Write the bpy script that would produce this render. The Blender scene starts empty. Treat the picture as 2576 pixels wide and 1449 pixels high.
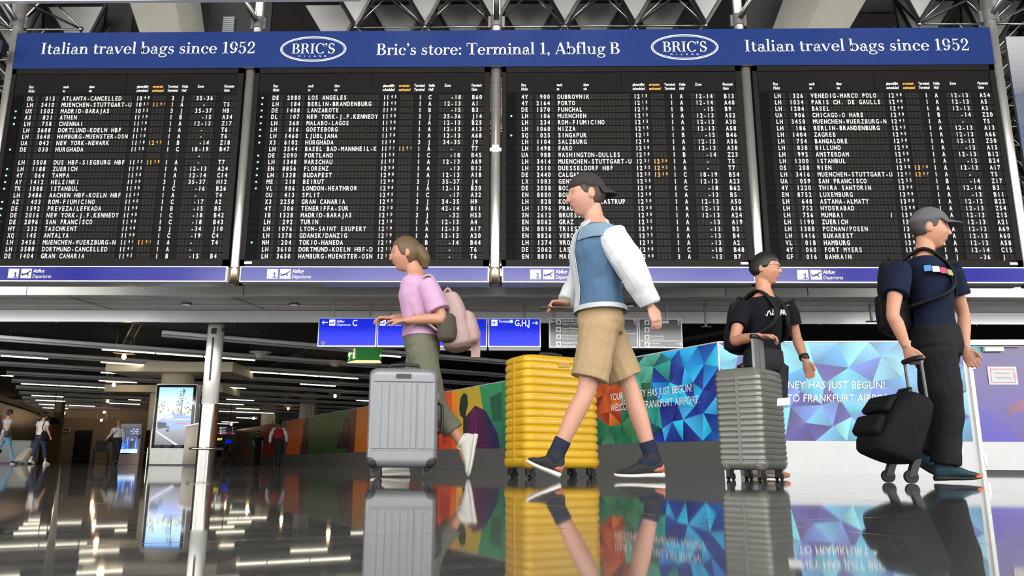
import bpy, bmesh, math, random
from math import sin, cos, pi, exp, sqrt, atan2, radians
from mathutils import Vector, Matrix
random.seed(7)
SC = bpy.context.scene
COL = SC.collection
V = Vector

# ------------------------------------------------------------------ camera
CAMH = .08
FPX, PITCH, YAW, ROLL, CX, CY = 1980.2, .2213, -.0243, .0073, 1228.04, 724.5
_f = V((sin(YAW)*cos(PITCH), cos(YAW)*cos(PITCH), sin(PITCH)))
_r = V((cos(YAW), -sin(YAW), 0)); _u = _r.cross(_f)
_r2 = cos(ROLL)*_r + sin(ROLL)*_u; _u2 = -sin(ROLL)*_r + cos(ROLL)*_u
cam = bpy.data.cameras.new('camera'); camo = bpy.data.objects.new('camera', cam); COL.objects.link(camo)
cam.sensor_width = 36; cam.lens = 36*FPX/2576; cam.shift_x = (1288-CX)/2576
cam.clip_start = .02; cam.clip_end = 400
camo.matrix_world = Matrix(((_r2.x, _u2.x, -_f.x, 0), (_r2.y, _u2.y, -_f.y, 0), (_r2.z, _u2.z, -_f.z, CAMH), (0, 0, 0, 1)))
SC.camera = camo
def ray(u, v): return _f + _r2*((u-CX)/FPX) - _u2*((v-CY)/FPX)
def at(u, v, Y):                      # the point seen at photo pixel (u, v) on the vertical plane y = Y
    d = ray(u, v); return V((0, 0, CAMH)) + d*(Y/d.y)
def atz(u, v, z):
    d = ray(u, v); return V((0, 0, CAMH)) + d*((z-CAMH)/d.z)

# ------------------------------------------------------------------ light
SC.view_settings.view_transform = 'Standard'; SC.view_settings.look = 'None'
SC.view_settings.gamma = 1; SC.view_settings.use_curve_mapping = False
SC.view_settings.exposure = 0.6
world = bpy.data.worlds.new('hall_daylight'); SC.world = world; world.use_nodes = True
bg = world.node_tree.nodes['Background']; bg.inputs[0].default_value = (.98, .985, 1, 1); bg.inputs[1].default_value = 3.1
def area(name, loc, target, sx, sy, power, color=(1, 1, 1), spread=180):
    l = bpy.data.lights.new(name, 'AREA'); l.shape = 'RECTANGLE'; l.size = sx; l.size_y = sy; l.energy = power; l.color = color
    l.spread = radians(spread)
    o = bpy.data.objects.new(name, l); COL.objects.link(o); o.location = loc
    o.rotation_euler = (V(target)-V(loc)).to_track_quat('-Z', 'Y').to_euler(); return o
area('roof_fill', (0, -9, 9), (0, 25, 14), 34, 3, 1500, (1, .98, .94), 90)  # added fill behind the camera, lifts the roof panels
area('side_window_daylight', (15, -3, 4.2), (6.5, 12, .8), 8, 5, 130, (1, .98, .95), 110)
def spot(name, loc, target, power, color, size, blend=1, rad=.15):
    l = bpy.data.lights.new(name, 'SPOT'); l.energy = power; l.color = color; l.spot_size = radians(size); l.spot_blend = blend; l.shadow_soft_size = rad
    o = bpy.data.objects.new(name, l); COL.objects.link(o); o.location = loc
    o.rotation_euler = (V(target)-V(loc)).to_track_quat('-Z', 'Y').to_euler(); return o
for i, (x, p) in enumerate(((-8.9, 80), (-2.3, 60), (-.1, 75), (1.9, 55), (8.3, 80))):
    spot('banner_spot', (x, 14.2, 11.4), (x, 16, 8.9), p, (1, .72, .6), 60)
for x in (-24, -12, 0, 14):
    area('roof_uplight_fill', (x, 32, 11.6), (x, 32, 20), 3, 14, 150, (1, .97, .9))  # added uplights below the roof, no real fittings there

# ------------------------------------------------------------------ materials
MATS = {}
def mat(name, col, rough=.5, metal=0, emit=0, var=.06, scale=12, bump=0, bscale=60, ior=1.5, spec=.5, coat=0, trans=0):
    if name in MATS: return MATS[name]
    m = bpy.data.materials.new(name); m.use_nodes = True; MATS[name] = m
    nt = m.node_tree; N = nt.nodes; L = nt.links; p = N['Principled BSDF']
    if isinstance(col, str):
        h = col.lstrip('#'); c = [int(h[i:i+2], 16)/255 for i in (0, 2, 4)]
        col = [x/12.92 if x <= .04045 else ((x+.055)/1.055)**2.4 for x in c]
    c4 = (*col, 1)
    p.inputs['Roughness'].default_value = rough; p.inputs['Metallic'].default_value = metal
    p.inputs['IOR'].default_value = ior; p.inputs['Specular IOR Level'].default_value = spec
    p.inputs['Coat Weight'].default_value = coat; p.inputs['Transmission Weight'].default_value = trans
    p.inputs['Base Color'].default_value = c4
    if var or bump:
        tc = N.new('ShaderNodeTexCoord'); nz = N.new('ShaderNodeTexNoise'); nz.inputs['Scale'].default_value = scale; nz.inputs['Detail'].default_value = 4
        L.new(tc.outputs['Object'], nz.inputs['Vector'])
        if var:
            mx = N.new('ShaderNodeMix'); mx.data_type = 'RGBA'
            mx.inputs[6].default_value = tuple(x*(1-var) for x in col)+(1,); mx.inputs[7].default_value = tuple(min(1, x*(1+var)) for x in col)+(1,)
            L.new(nz.outputs['Fac'], mx.inputs[0]); L.new(mx.outputs[2], p.inputs['Base Color'])
            if emit: L.new(mx.outputs[2], p.inputs['Emission Color'])
        if bump:
            n2 = N.new('ShaderNodeTexNoise'); n2.inputs['Scale'].default_value = bscale; n2.inputs['Detail'].default_value = 5
            L.new(tc.outputs['Object'], n2.inputs['Vector'])
            b = N.new('ShaderNodeBump'); b.inputs['Strength'].default_value = bump; b.inputs['Distance'].default_value = .02
            L.new(n2.outputs['Fac'], b.inputs['Height']); L.new(b.outputs[0], p.inputs['Normal'])
    if emit:
        p.inputs['Emission Strength'].default_value = emit
        if not var: p.inputs['Emission Color'].default_value = c4
    return m
def mat_print(name, rough=.35, emit=0):        # printed picture: colours come from the 'ink' attribute of its facets
    if name in MATS: return MATS[name]
    m = bpy.data.materials.new(name); m.use_nodes = True; MATS[name] = m
    N = m.node_tree.nodes; L = m.node_tree.links; p = N['Principled BSDF']; a = N.new('ShaderNodeAttribute'); a.attribute_name = 'ink'
    L.new(a.outputs['Color'], p.inputs['Base Color']); p.inputs['Roughness'].default_value = rough
    if emit: L.new(a.outputs['Color'], p.inputs['Emission Color']); p.inputs['Emission Strength'].default_value = emit
    return m
def lin(h):
    h = h.lstrip('#'); return tuple((x/12.92 if x <= .04045 else ((x+.055)/1.055)**2.4) for x in (int(h[i:i+2], 16)/255 for i in (0, 2, 4)))

# ------------------------------------------------------------------ mesh builder
class MB:
    def __init__(s): s.v = []; s.f = []; s.mi = []; s.m = 0; s.ink = []; s.c = None
    def add(s, vs, fs):
        b = len(s.v); s.v += [V(x) for x in vs]
        for f in fs: s.f.append([i+b for i in f]); s.mi.append(s.m); s.ink.append(s.c)
        return s
    def quad(s, a, b, c, d): return s.add((a, b, c, d), ((0, 1, 2, 3),))
    def hexa(s, p):      # 8 corners: bottom 0-3 ccw, top 4-7
        return s.add(p, ((3, 2, 1, 0), (4, 5, 6, 7), (0, 1, 5, 4), (1, 2, 6, 5), (2, 3, 7, 6), (3, 0, 4, 7)))
    def box(s, x0, y0, z0, x1, y1, z1):
        return s.hexa(((x0, y0, z0), (x1, y0, z0), (x1, y1, z0), (x0, y1, z0), (x0, y0, z1), (x1, y0, z1), (x1, y1, z1), (x0, y1, z1)))
    def fbox(s, o, ax, ay, az):    # box from a corner and three edge vectors
        o, ax, ay, az = map(V, (o, ax, ay, az))
        return s.hexa((o, o+ax, o+ax+ay, o+ay, o+az, o+ax+az, o+ax+ay+az, o+ay+az))
    def prism(s, pts, d):          # polygon (3D points) extruded by vector d
        n = len(pts); d = V(d); p = [V(x) for x in pts]
        return s.add(p+[x+d for x in p], [tuple(reversed(range(n))), tuple(range(n, 2*n))]+[(i, (i+1) % n, n+(i+1) % n, n+i) for i in range(n)])
    def rings(s, rs, cap=True):
        n = len(rs[0]); vs = [p for r in rs for p in r]
        fs = [(k*n+i, k*n+(i+1) % n, (k+1)*n+(i+1) % n, (k+1)*n+i) for k in range(len(rs)-1) for i in range(n)]
        if cap: fs += [tuple(reversed(range(n))), tuple(range((len(rs)-1)*n, len(rs)*n))]
        return s.add(vs, fs)
    def tube(s, pts, r, n=10, cap=True, flat=None):
        pts = [V(p) for p in pts]; m = len(pts)
        if not hasattr(r, '__len__'): r = [r]*m
        rs = []; t0 = (pts[1]-pts[0]).normalized(); a = V((0, 0, 1)) if abs(t0.z) < .9 else V((1, 0, 0)); nx = t0.cross(a).normalized()
        for i in range(m):
            t = (pts[min(i+1, m-1)]-pts[max(i-1, 0)]).normalized(); nx = (nx - t*nx.dot(t)).normalized(); ny = t.cross(nx)
            rs.append([pts[i]+(nx*cos(2*pi*k/n)+ny*sin(2*pi*k/n))*r[i] for k in range(n)])
        return s.rings(rs, cap)
    def cyl(s, a, b, r, n=16, r2=None): return s.tube((a, b), (r, r if r2 is None else r2), n)
    def lathe(s, o, prof, n=24, ax=None):  # profile [(radius, height)] about +z (or ax)
        o = V(o); q = V((0, 0, 1)).rotation_difference(V(ax)) if ax else None; rs = []
        for r, h in prof:
            c = [V((r*cos(2*pi*k/n), r*sin(2*pi*k/n), h)) for k in range(n)]
            rs.append([o+(q @ p if q else p) for p in c])
        return s.rings(rs)
    def ball(s, o, r, n=12, sc=(1, 1, 1), ax=None):
        o = V(o); X, Y, Z = ax or (V((1, 0, 0)), V((0, 1, 0)), V((0, 0, 1))); rs = []
        for j in range(1, n):
            ph = -pi/2+pi*j/n
            rs.append([o+X*(r*sc[0]*cos(ph)*cos(2*pi*k/(2*n)))+Y*(r*sc[1]*cos(ph)*sin(2*pi*k/(2*n)))+Z*(r*sc[2]*sin(ph)) for k in range(2*n)])
        return s.rings(rs)
    def build(s, name, mats, parent=None, org=None, smooth=False):
        if org is None: org = parent_org(parent) if parent else V((0, 0, 0))
        me = bpy.data.meshes.new(name); me.from_pydata([tuple(v-org) for v in s.v], [], s.f)
        if not isinstance(mats, (list, tuple)): mats = [mats]
        for m in mats: me.materials.append(m)
        me.polygons.foreach_set('material_index', s.mi)
        if any(c is not None for c in s.ink):
            at_ = me.color_attributes.new('ink', 'FLOAT_COLOR', 'CORNER'); buf = []
            for f, c in zip(s.f, s.ink):
                if c is None: c = (.5, .5, .5)
                for k in range(len(f)):
                    cc = c[k] if isinstance(c[0], (tuple, list)) else c
                    buf += [cc[0], cc[1], cc[2], 1]
            at_.data.foreach_set('color', buf)
        if smooth: me.polygons.foreach_set('use_smooth', [True]*len(me.polygons))
        me.update()
        o = bpy.data.objects.new(name, me); COL.objects.link(o)
        if parent: o.parent = parent; ORG[o.name] = V((0, 0, 0)) + org
        else: o.location = org; ORG[o.name] = V((0, 0, 0)) + org
        return o
ORG = {}
def parent_org(p): return ORG.get(p.name, V((0, 0, 0)))
def smooth_edges(o, ang=40):
    me = o.data; me.polygons.foreach_set('use_smooth', [True]*len(me.polygons))
    bm = bmesh.new(); bm.from_mesh(me)
    for e in bm.edges: e.smooth = not (len(e.link_faces) != 2 or e.calc_face_angle(0) > radians(ang))
    bm.to_mesh(me); bm.free(); return o
def bevel(o, w=.01, seg=2):
    bm = bmesh.new(); bm.from_mesh(o.data); bmesh.ops.remove_doubles(bm, verts=bm.verts, dist=1e-5)
    ed = [e for e in bm.edges if len(e.link_faces) == 2 and e.calc_face_angle(0) > .5]
    bmesh.ops.bevel(bm, geom=ed, offset=w, segments=seg, affect='EDGES', profile=.6, clamp_overlap=True); bm.to_mesh(o.data); bm.free()
    return smooth_edges(o)
def tag(o, label=None, cat=None, group=None, kind=None):
    if label: o['label'] = label
    if cat: o['category'] = cat
    if group: o['group'] = group
    if kind: o['kind'] = kind
    return o
def thing(name, label, cat, loc=(0, 0, 0), group=None):
    o = bpy.data.objects.new(name, None); COL.objects.link(o); o.location = loc; o.empty_display_size = .1
    ORG[o.name] = V(loc); return tag(o, label, cat, group)
def bx(name, m, parent, x0, y0, z0, x1, y1, z1, bev=0):
    o = MB().box(x0, y0, z0, x1, y1, z1).build(name, m, parent)
    return bevel(o, bev) if bev else o

# ------------------------------------------------------------------ lettering
CHARS = [chr(c) for c in range(33, 127)] + list('äöüß')
GL = {}
def load_glyphs():
    objs = []
    for bold in (0, 1):
        for ch in CHARS:
            for body in (ch, ch+'l'):
                c = bpy.data.curves.new('g', 'FONT'); c.body = body; c.size = 1; c.resolution_u = 3; c.fill_mode = 'FRONT'; c.offset = .018*bold
                o = bpy.data.objects.new('g', c); COL.objects.link(o); objs.append((bold, ch, len(body), o))
    bpy.context.view_layer.update(); dg = bpy.context.evaluated_depsgraph_get(); tmp = {}
    for bold, ch, n, o in objs:
        e = o.evaluated_get(dg); me = e.to_mesh()
        vs = [(v.co.x, v.co.y) for v in me.vertices]; fs = [tuple(p.vertices) for p in me.polygons]; e.to_mesh_clear()
        if n == 1: tmp[(bold, ch)] = (vs, fs)
        else: GL[(bold, ch)] = (*tmp[(bold, ch)], max(v[0] for v in vs))
    lw = {b: max(v[0] for v in GL[(b, 'l')][0]) for b in (0, 1)}
    for k, (vs, fs, a) in list(GL.items()): GL[k] = (vs, fs, a-lw[k[0]])
    for b, ch, n, o in objs:
        c = o.data; bpy.data.objects.remove(o); bpy.data.curves.remove(c)
load_glyphs()
CAPH = max(v[1] for v in GL[(0, 'H')][0])
def glyph_to(mb, ch, o, rt, up, h, xs=1, bold=0, shear=0):
    g = GL.get((bold, ch))
    if not g: return 0
    k = h/CAPH
    mb.add([o+rt*((x+shear*y)*k*xs)+up*(y*k) for x, y in g[0]], g[1]); return g[2]*k*xs
def text_w(s, h, xs=1, bold=0, sp=0): return sum((GL[(bold, c)][2]*h/CAPH*xs if c != ' ' else .32*h*xs/CAPH*1.0)+sp for c in s)
def text(mb, s, o, h, rt=(1, 0, 0), up=(0, 0, 1), xs=1, bold=0, shear=0, sp=0, align='l', width=None):
    o = V(o); rt = V(rt); up = V(up)
    if width: xs = xs*width/text_w(s, h, xs, bold, sp)
    w = text_w(s, h, xs, bold, sp)
    if align == 'c': o = o-rt*(w/2)
    if align == 'r': o = o-rt*w
    for ch in s:
        if ch == ' ': o = o+rt*(.32*h*xs/CAPH+sp); continue
        o = o+rt*(glyph_to(mb, ch, o, rt, up, h, xs, bold, shear)+sp)
    return mb
# modern-serif display letters drawn from stems, hairlines and shaded bowls (units: cap height = 1)
def _r(x0, y0, x1, y1): return ('r', x0, y0, x1, y1)
def _e(cx, cy, rx, ry, S, t=.035, a0=0, a1=360): return ('e', cx, cy, rx, ry, S, t, a0, a1)
def _d(x, y, r=.06): return ('d', x, y, r)
def _b(p, w): return ('b', p, w)
_i = [_r(.02, 0, .28, .035), _r(.09, 0, .2, .63), _r(.02, .595, .1, .63)]
SERIF = {
 'I': ([_r(.05, 0, .35, .035), _r(.05, .965, .35, 1), _r(.135, 0, .265, 1)], .42),
 'l': ([_r(.02, 0, .28, .035), _r(.09, 0, .2, 1.05), _r(.02, 1.015, .1, 1.05)], .31),
 'i': (_i+[_d(.145, .88, .075)], .31),
 'n': (_i+[_r(.42, 0, .53, .42), _r(.35, 0, .61, .035), _e(.335, .4, .195, .24, .11, .04, 0, 180)], .64),
 'm': (_i+[_r(.42, 0, .53, .42), _r(.35, 0, .61, .035), _e(.335, .4, .195, .24, .11, .04, 0, 180), _r(.75, 0, .86, .42), _r(.68, 0, .94, .035), _e(.665, .4, .195, .24, .11, .04, 0, 180)], .97),
 'u': ([_r(.09, .2, .2, .63), _r(.02, .595, .1, .63), _e(.3, .24, .21, .25, .11, .04, 180, 360), _r(.43, 0, .54, .63), _r(.36, .595, .43, .63), _r(.5, 0, .62, .035)], .65),
 'r': (_i+[_e(.33, .4, .15, .24, .03, .04, 70, 180), _d(.39, .56, .065)], .46),
 't': ([_r(.1, .12, .21, .82), _r(.02, .595, .35, .63), _e(.235, .15, .135, .16, .11, .035, 180, 340)], .39),
 'a': ([_e(.22, .17, .18, .19, .1, .03), _r(.33, .06, .44, .46), _e(.27, .43, .17, .21, .11, .035, 0, 165), _d(.14, .5, .062), _e(.46, .07, .08, .08, .05, .03, 200, 350)], .55),
 'v': ([_b([(.07, .62), (.14, .42), (.21, .2), (.28, .01)], (.13, .13, .1)), _b([(.5, .62), (.43, .42), (.36, .2), (.29, .01)], (.035, .035, .035)), _r(0, .595, .2, .63), _r(.4, .595, .6, .63)], .59),
 'e': ([_e(.28, .315, .25, .325, .12, .035, 0, 325), _r(.1, .33, .53, .36)], .56),
 'b': ([_r(.06, 0, .17, 1.05), _r(-.01, 1.015, .07, 1.05), _e(.32, .315, .26, .325, .12, .035)], .62),
 'g': ([_e(.27, .42, .2, .21, .1, .03), _e(.28, -.14, .26, .17, .07, .045), _b([(.15, .24), (.06, .14), (.12, .05), (.42, .02)], (.04, .07, .09)), _d(.5, .58, .055), _r(.42, .56, .5, .6)], .58),
 's': ([_e(.23, .465, .16, .17, .08, .03, 25, 200), _b([(.1, .45), (.13, .28), (.37, .36), (.37, .17)], (.08, .13, .09)), _e(.22, .165, .17, .17, .08, .03, 205, 365), _r(.34, .45, .365, .62), _r(.05, .02, .075, .2)], .47),
 'c': ([_e(.28, .315, .25, .325, .12, .035, 40, 320), _d(.43, .46, .065)], .52),
 'o': ([_e(.29, .315, .26, .325, .12, .035)], .58),
 'f': ([_r(.02, 0, .3, .035), _r(.09, 0, .2, .85), _r(.01, .595, .35, .63), _e(.28, .82, .19, .22, .11, .035, 30, 180), _d(.4, .92, .06)], .4),
 'T': ([_r(.3, 0, .43, 1), _r(.2, 0, .53, .035), _r(.02, .965, .71, 1), _r(.02, .72, .05, 1), _r(.68, .72, .71, 1)], .72),
 'A': ([_b([(.1, 0), (.19, .33), (.28, .66), (.36, 1)], (.035, .035, .035)), _b([(.37, 1), (.46, .66), (.55, .33), (.64, 0)], (.11, .14, .14)), _r(.18, .3, .55, .335), _r(0, 0, .2, .035), _r(.5, 0, .78, .035)], .78),
 'B': ([_r(.1, 0, .23, 1), _r(.02, 0, .36, .035), _r(.02, .965, .34, 1), _r(.2, .515, .36, .55), _e(.32, .76, .26, .24, .14, .035, -90, 90), _e(.34, .265, .3, .265, .14, .035, -90, 90)], .69),
 'R': ([_r(.1, 0, .23, 1), _r(.02, 0, .31, .035), _r(.02, .965, .36, 1), _r(.2, .48, .4, .515), _e(.34, .74, .28, .26, .14, .035, -90, 90), _b([(.38, .5), (.58, .46), (.48, .1), (.7, .02)], (.08, .14, .05))], .74),
 'C': ([_e(.4, .5, .37, .52, .14, .035, 42, 318), _r(.655, .66, .685, .99), _r(.655, .02, .685, .2)], .74),
 'S': ([_e(.29, .74, .22, .28, .1, .035, 15, 200), _b([(.1, .72), (.12, .42), (.52, .54), (.52, .26)], (.1, .17, .11)), _e(.29, .27, .24, .29, .1, .035, 200, 365), _r(.47, .7, .5, 1), _r(.05, 0, .08, .3)], .6),
 '1': ([_r(.2, 0, .32, 1), _r(.07, 0, .45, .035), _b([(.07, .86), (.12, .87), (.18, .92), (.22, .98)], (.03, .03, .05))], .5),
 '9': ([_e(.28, .67, .24, .34, .12, .035), _b([(.46, .66), (.48, .3), (.4, .02), (.18, .02)], (.1, .1, .04)), _d(.15, .11, .065)], .58),
 '5': ([_b([(.12, .98), (.2, .9), (.38, .9), (.46, 1)], (.1, .1, .03)), _r(.12, .5, .15, .99), _e(.25, .31, .25, .33, .12, .035, -150, 140), _d(.1, .15, .065)], .57),
 '2': ([_e(.26, .72, .22, .3, .12, .035, 0, 180), _d(.11, .7, .065), _b([(.43, .72), (.42, .45), (.12, .3), (.07, .05)], (.1, .06, .04)), _r(.05, 0, .46, .11), _r(.455, 0, .485, .24)], .55),
 ',': ([_d(.11, .07, .075), _b([(.16, .06), (.17, -.05), (.12, -.12), (.06, -.16)], (.04, .03, .02))], .25),
 "'": ([_d(.11, .93, .075), _b([(.16, .92), (.17, .81), (.12, .74), (.06, .7)], (.04, .03, .02))], .24),
 ':': ([_d(.12, .08, .075), _d(.12, .54, .075)], .27), ' ': ([], .27)}
def serif(mb, s, o, h, width, y, up=1):       # on a panel facing -y; o = (x, z) of the baseline start
    tot = sum(SERIF[c][1] for c in s); k = width/tot; x = o[0]
    P = lambda a, b: V((x+a*k, y, o[1]+b*h))
    for ch in s:
        for g in SERIF[ch][0]:
            if g[0] == 'r': mb.quad(P(g[1], g[2]), P(g[3], g[2]), P(g[3], g[4]), P(g[1], g[4]))
            elif g[0] == 'd':
                mb.add([P(g[1]+g[3]*cos(2*pi*i/16), g[2]+g[3]*sin(2*pi*i/16)*k/h) for i in range(16)], [tuple(range(16))])
            elif g[0] == 'e':
                _, cx, cy, rx, ry, S, t, a0, a1 = g; n = max(6, int((a1-a0)/9)); vs = []
                for i in range(n+1):
                    a = radians(a0+(a1-a0)*i/n); vs += [P(cx+rx*cos(a), cy+ry*sin(a)), P(cx+(rx-S)*cos(a), cy+(ry-t)*sin(a))]
                mb.add(vs, [(2*i, 2*i+2, 2*i+3, 2*i+1) for i in range(n)])
            else:
                p, w = g[1], g[2]; vs = []; n = 10
                for i in range(n+1):
                    t = i/n; q = [(1-t)**3, 3*t*(1-t)**2, 3*t*t*(1-t), t**3]
                    X = sum(a*b[0] for a, b in zip(q, p)); Y = sum(a*b[1] for a, b in zip(q, p))
                    dx = 3*((1-t)**2*(p[1][0]-p[0][0])+2*t*(1-t)*(p[2][0]-p[1][0])+t*t*(p[3][0]-p[2][0]))
                    dy = 3*((1-t)**2*(p[1][1]-p[0][1])+2*t*(1-t)*(p[2][1]-p[1][1])+t*t*(p[3][1]-p[2][1]))
                    l = sqrt(dx*dx+dy*dy) or 1; ww = (w[0]*(1-2*t)+w[1]*2*t if t < .5 else w[1]*(2-2*t)+w[2]*(2*t-1))/2
                    vs += [P(X-dy/l*ww, Y+dx/l*ww), P(X+dy/l*ww, Y-dx/l*ww)]
                mb.add(vs, [(2*i, 2*i+2, 2*i+3, 2*i+1) for i in range(n)])
        x += SERIF[ch][1]*k
    return mb
def poly2(mb, pts, o, s, rt=V((1, 0, 0)), up=V((0, 0, 1))):
    mb.add([V(o)+rt*(a*s)+up*(b*s) for a, b in pts], [tuple(range(len(pts)))])
PLANE_UP = [[(.06, .3), (.3, .34), (.52, .5), (.42, .56), (.2, .44), (.12, .42)], [(.3, .34), (.62, .47), (.95, .72), (.97, .8), (.9, .83), (.62, .63), (.28, .42)], [(.5, .5), (.75, .24), (.82, .26), (.68, .58)], [(.06, .3), (.02, .6), (.1, .6), (.22, .42)]]
PLANE_TOP = [[(.06, .46), (.3, .46), (.62, .46), (.9, .46), (.97, .5), (.9, .54), (.62, .54), (.06, .54)], [(.62, .5), (.44, .9), (.35, .9), (.44, .5)], [(.62, .5), (.44, .1), (.35, .1), (.44, .5)], [(.12, .5), (.02, .7), (.08, .7), (.24, .5)], [(.12, .5), (.02, .3), (.08, .3), (.24, .5)]]
ARROW = {'l': [[(0, .5), (.34, .8), (.45, .8), (.22, .57), (1, .57), (1, .43), (.22, .43), (.45, .2), (.34, .2)]]}
ARROW['r'] = [[(1-a, b) for a, b in reversed(ARROW['l'][0])]]
ARROW['u'] = [[(b, 1-a) for a, b in ARROW['l'][0]]]
def icon(mb, polys, o, s):
    for p in polys: poly2(mb, p, o, s)

# common materials
WHITE = mat('white_lettering', (.8, .8, .78), .5, var=.02)
STEEL = mat('brushed_stainless_steel', (.62, .6, .54), .22, 1, var=.08, scale=5)
CHROME = mat('polished_tube_steel', (.62, .61, .57), .25, 1, var=.05)
DARK = mat('dark_painted_metal', (.012, .012, .012), .5, var=.1)
BLACK = mat('black_plastic', (.011, .011, .012), .42, var=.1)
RUBBER = mat('black_rubber', (.016, .016, .016), .75, var=.1)
GREYM = mat('grey_painted_metal', (.16, .16, .155), .42, .3, var=.08)

# ------------------------------------------------------------------ setting
def floor_mat():
    m = bpy.data.materials.new('polished_dark_stone'); m.use_nodes = True; N = m.node_tree.nodes; L = m.node_tree.links; p = N['Principled BSDF']
    tc = N.new('ShaderNodeTexCoord'); mp = N.new('ShaderNodeMapping'); mp.inputs['Rotation'].default_value = (0, 0, radians(-29.2)); L.new(tc.outputs['Object'], mp.inputs[0])
    br = N.new('ShaderNodeTexBrick'); br.offset = 0; br.inputs['Scale'].default_value = 1; br.inputs['Brick Width'].default_value = .9; br.inputs['Row Height'].default_value = .9
    br.inputs['Mortar Size'].default_value = .004; br.inputs['Mortar Smooth'].default_value = .3; br.inputs['Bias'].default_value = 0
    br.inputs['Color1'].default_value = (.1, .098, .09, 1); br.inputs['Color2'].default_value = (.13, .127, .117, 1); br.inputs['Mortar'].default_value = (.03, .03, .028, 1)
    L.new(mp.outputs[0], br.inputs[0])
    n1 = N.new('ShaderNodeTexNoise'); n1.inputs['Scale'].default_value = 60; n1.inputs['Detail'].default_value = 8; L.new(tc.outputs['Object'], n1.inputs[0])
    n2 = N.new('ShaderNodeTexNoise'); n2.inputs['Scale'].default_value = 1.6; n2.inputs['Detail'].default_value = 5; L.new(tc.outputs['Object'], n2.inputs[0])
    mx = N.new('ShaderNodeMix'); mx.data_type = 'RGBA'; mx.blend_type = 'OVERLAY'; mx.inputs[0].default_value = .5
    L.new(br.outputs[0], mx.inputs[6]); L.new(n1.outputs['Fac'], mx.inputs[7]); L.new(mx.outputs[2], p.inputs['Base Color'])
    mr = N.new('ShaderNodeMapRange'); mr.inputs['From Min'].default_value = .3; mr.inputs['From Max'].default_value = .75; mr.inputs['To Min'].default_value = .02; mr.inputs['To Max'].default_value = .05
    L.new(n2.outputs['Fac'], mr.inputs[0])
    ad = N.new('ShaderNodeMath'); ad.operation = 'MULTIPLY_ADD'; ad.inputs[1].default_value = .12; L.new(br.outputs['Fac'], ad.inputs[0]); L.new(mr.outputs[0], ad.inputs[2]); L.new(ad.outputs[0], p.inputs['Roughness'])
    b = N.new('ShaderNodeBump'); b.inputs['Strength'].default_value = .006; b.inputs['Distance'].default_value = .004; n3 = N.new('ShaderNodeTexNoise'); n3.inputs['Scale'].default_value = 5; n3.inputs['Detail'].default_value = 3
    L.new(tc.outputs['Object'], n3.inputs[0]); L.new(n3.outputs['Fac'], b.inputs['Height']); L.new(b.outputs[0], p.inputs['Normal'])
    p.inputs['IOR'].default_value = 1.52
    return m
def struct(o): o['kind'] = 'structure'; return o
struct(MB().box(-70, -18, -.2, 60, 90, 0).build('floor', floor_mat()))

mb = MB()
for k in range(-6, 7): x = -3.5+8.2*k; mb.box(x-1.0, -17.6, 0, x+1.0, -17, 17)
mb.box(-60, -17.6, 14, 60, -17, 17); mb.box(-60, -17.6, 0, 60, -17, .5)
struct(mb.build('reflection_piers', mat('dark_reflection_piers', (.05, .048, .045), .6)))  # unseen piers behind the camera, added to band reflections in the steel
NX, NY = -.487, .8735                     # the side hall runs along this direction
ND = V((NX, NY, 0)); BD = V((.85, .5268, 0)).normalized(); NB = V((-BD.y, BD.x, 0))
M_BROWN = mat('taupe_wall_paint', (.34, .27, .19), .7, var=.1, scale=2)
M_TRIM = mat('satin_aluminium_fascia', (.86, .83, .76), .4, .3, var=.06, scale=1.5)
M_TRIM2 = mat('light_aluminium_fascia', (.9, .9, .89), .3, .4, var=.05, scale=1.2)
M_BLACKC = mat('black_painted_ceiling', (.006, .006, .006), .8, var=.3, scale=4)
# mezzanine edge above the side hall
struct(MB().box(-60, 21.06, 4.12, 40, 76, 4.7).build('ceiling_low', M_BLACKC))
mb = MB(); mb.box(-40, 19.1, 4.165, 40, 19.25, 4.43); struct(bevel(mb.build('trim_1', M_TRIM), .02, 3))
mb = MB()
for x in (-27.4, -15.9, -12.1, -6.6, -2.6, 1.4, 5.4, 7.4, 9.1, 14): mb.box(x, 19.095, 4.17, x+.012, 19.1, 4.42)
struct(mb.build('trim_5', DARK))
struct(MB().box(-40, 20.95, 3.832, 40, 21.06, 4.15).build('trim_2', M_TRIM2))
mb = MB()                                   # soffit of long slats with joints running back
M_SLAT = mat('grey_metal_slats', (.66, .65, .62), .4, 0, var=.06, scale=2)
ys = [19.25, 19.43, 19.62, 19.9, 20.2, 20.5, 20.75, 20.95]
for i in range(len(ys)-1): mb.box(-40, ys[i]+.012, 4.16+.012*(i % 2), 40, ys[i+1], 4.22)
mb.m = 1
for x in (-15.5, -11.1, -6.9, -2.6, 7.1, 11.4): mb.fbox((x, 19.25, 4.153), (.02, 0, 0), (.35, 1.7, 0), (0, 0, .01))
mb.box(-40, 19.25, 4.215, 40, 20.96, 4.24)
struct(mb.build('trim_3', [M_SLAT, DARK]))
struct(MB().box(-40, 19.26, 4.43, 40, 19.6, 4.72).build('trim_4', mat('dark_glazed_edge', (.02, .02, .024), .06, var=.1)))
struct(MB().box(-60, 19.6, 4.7, 40, 76, 4.78).build('floor_upper', mat('upper_floor_stone', (.12, .12, .115), .4)))
M_UP = mat('upper_wall_plaster', (.2, .195, .18), .8, var=.12, scale=.6)
struct(MB().box(-60, 62, 4.78, 40, 62.4, 17).build('wall_back', M_UP))
struct(MB().box(-60.4, 10, 0, -60, 76, 17).build('wall_left', M_UP))
struct(MB().box(40, 10, 0, 40.4, 76, 17).build('wall_right', M_UP))
struct(MB().box(-60, 76, 0, 40, 76.3, 4.2).build('wall_far', M_BROWN))
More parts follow.
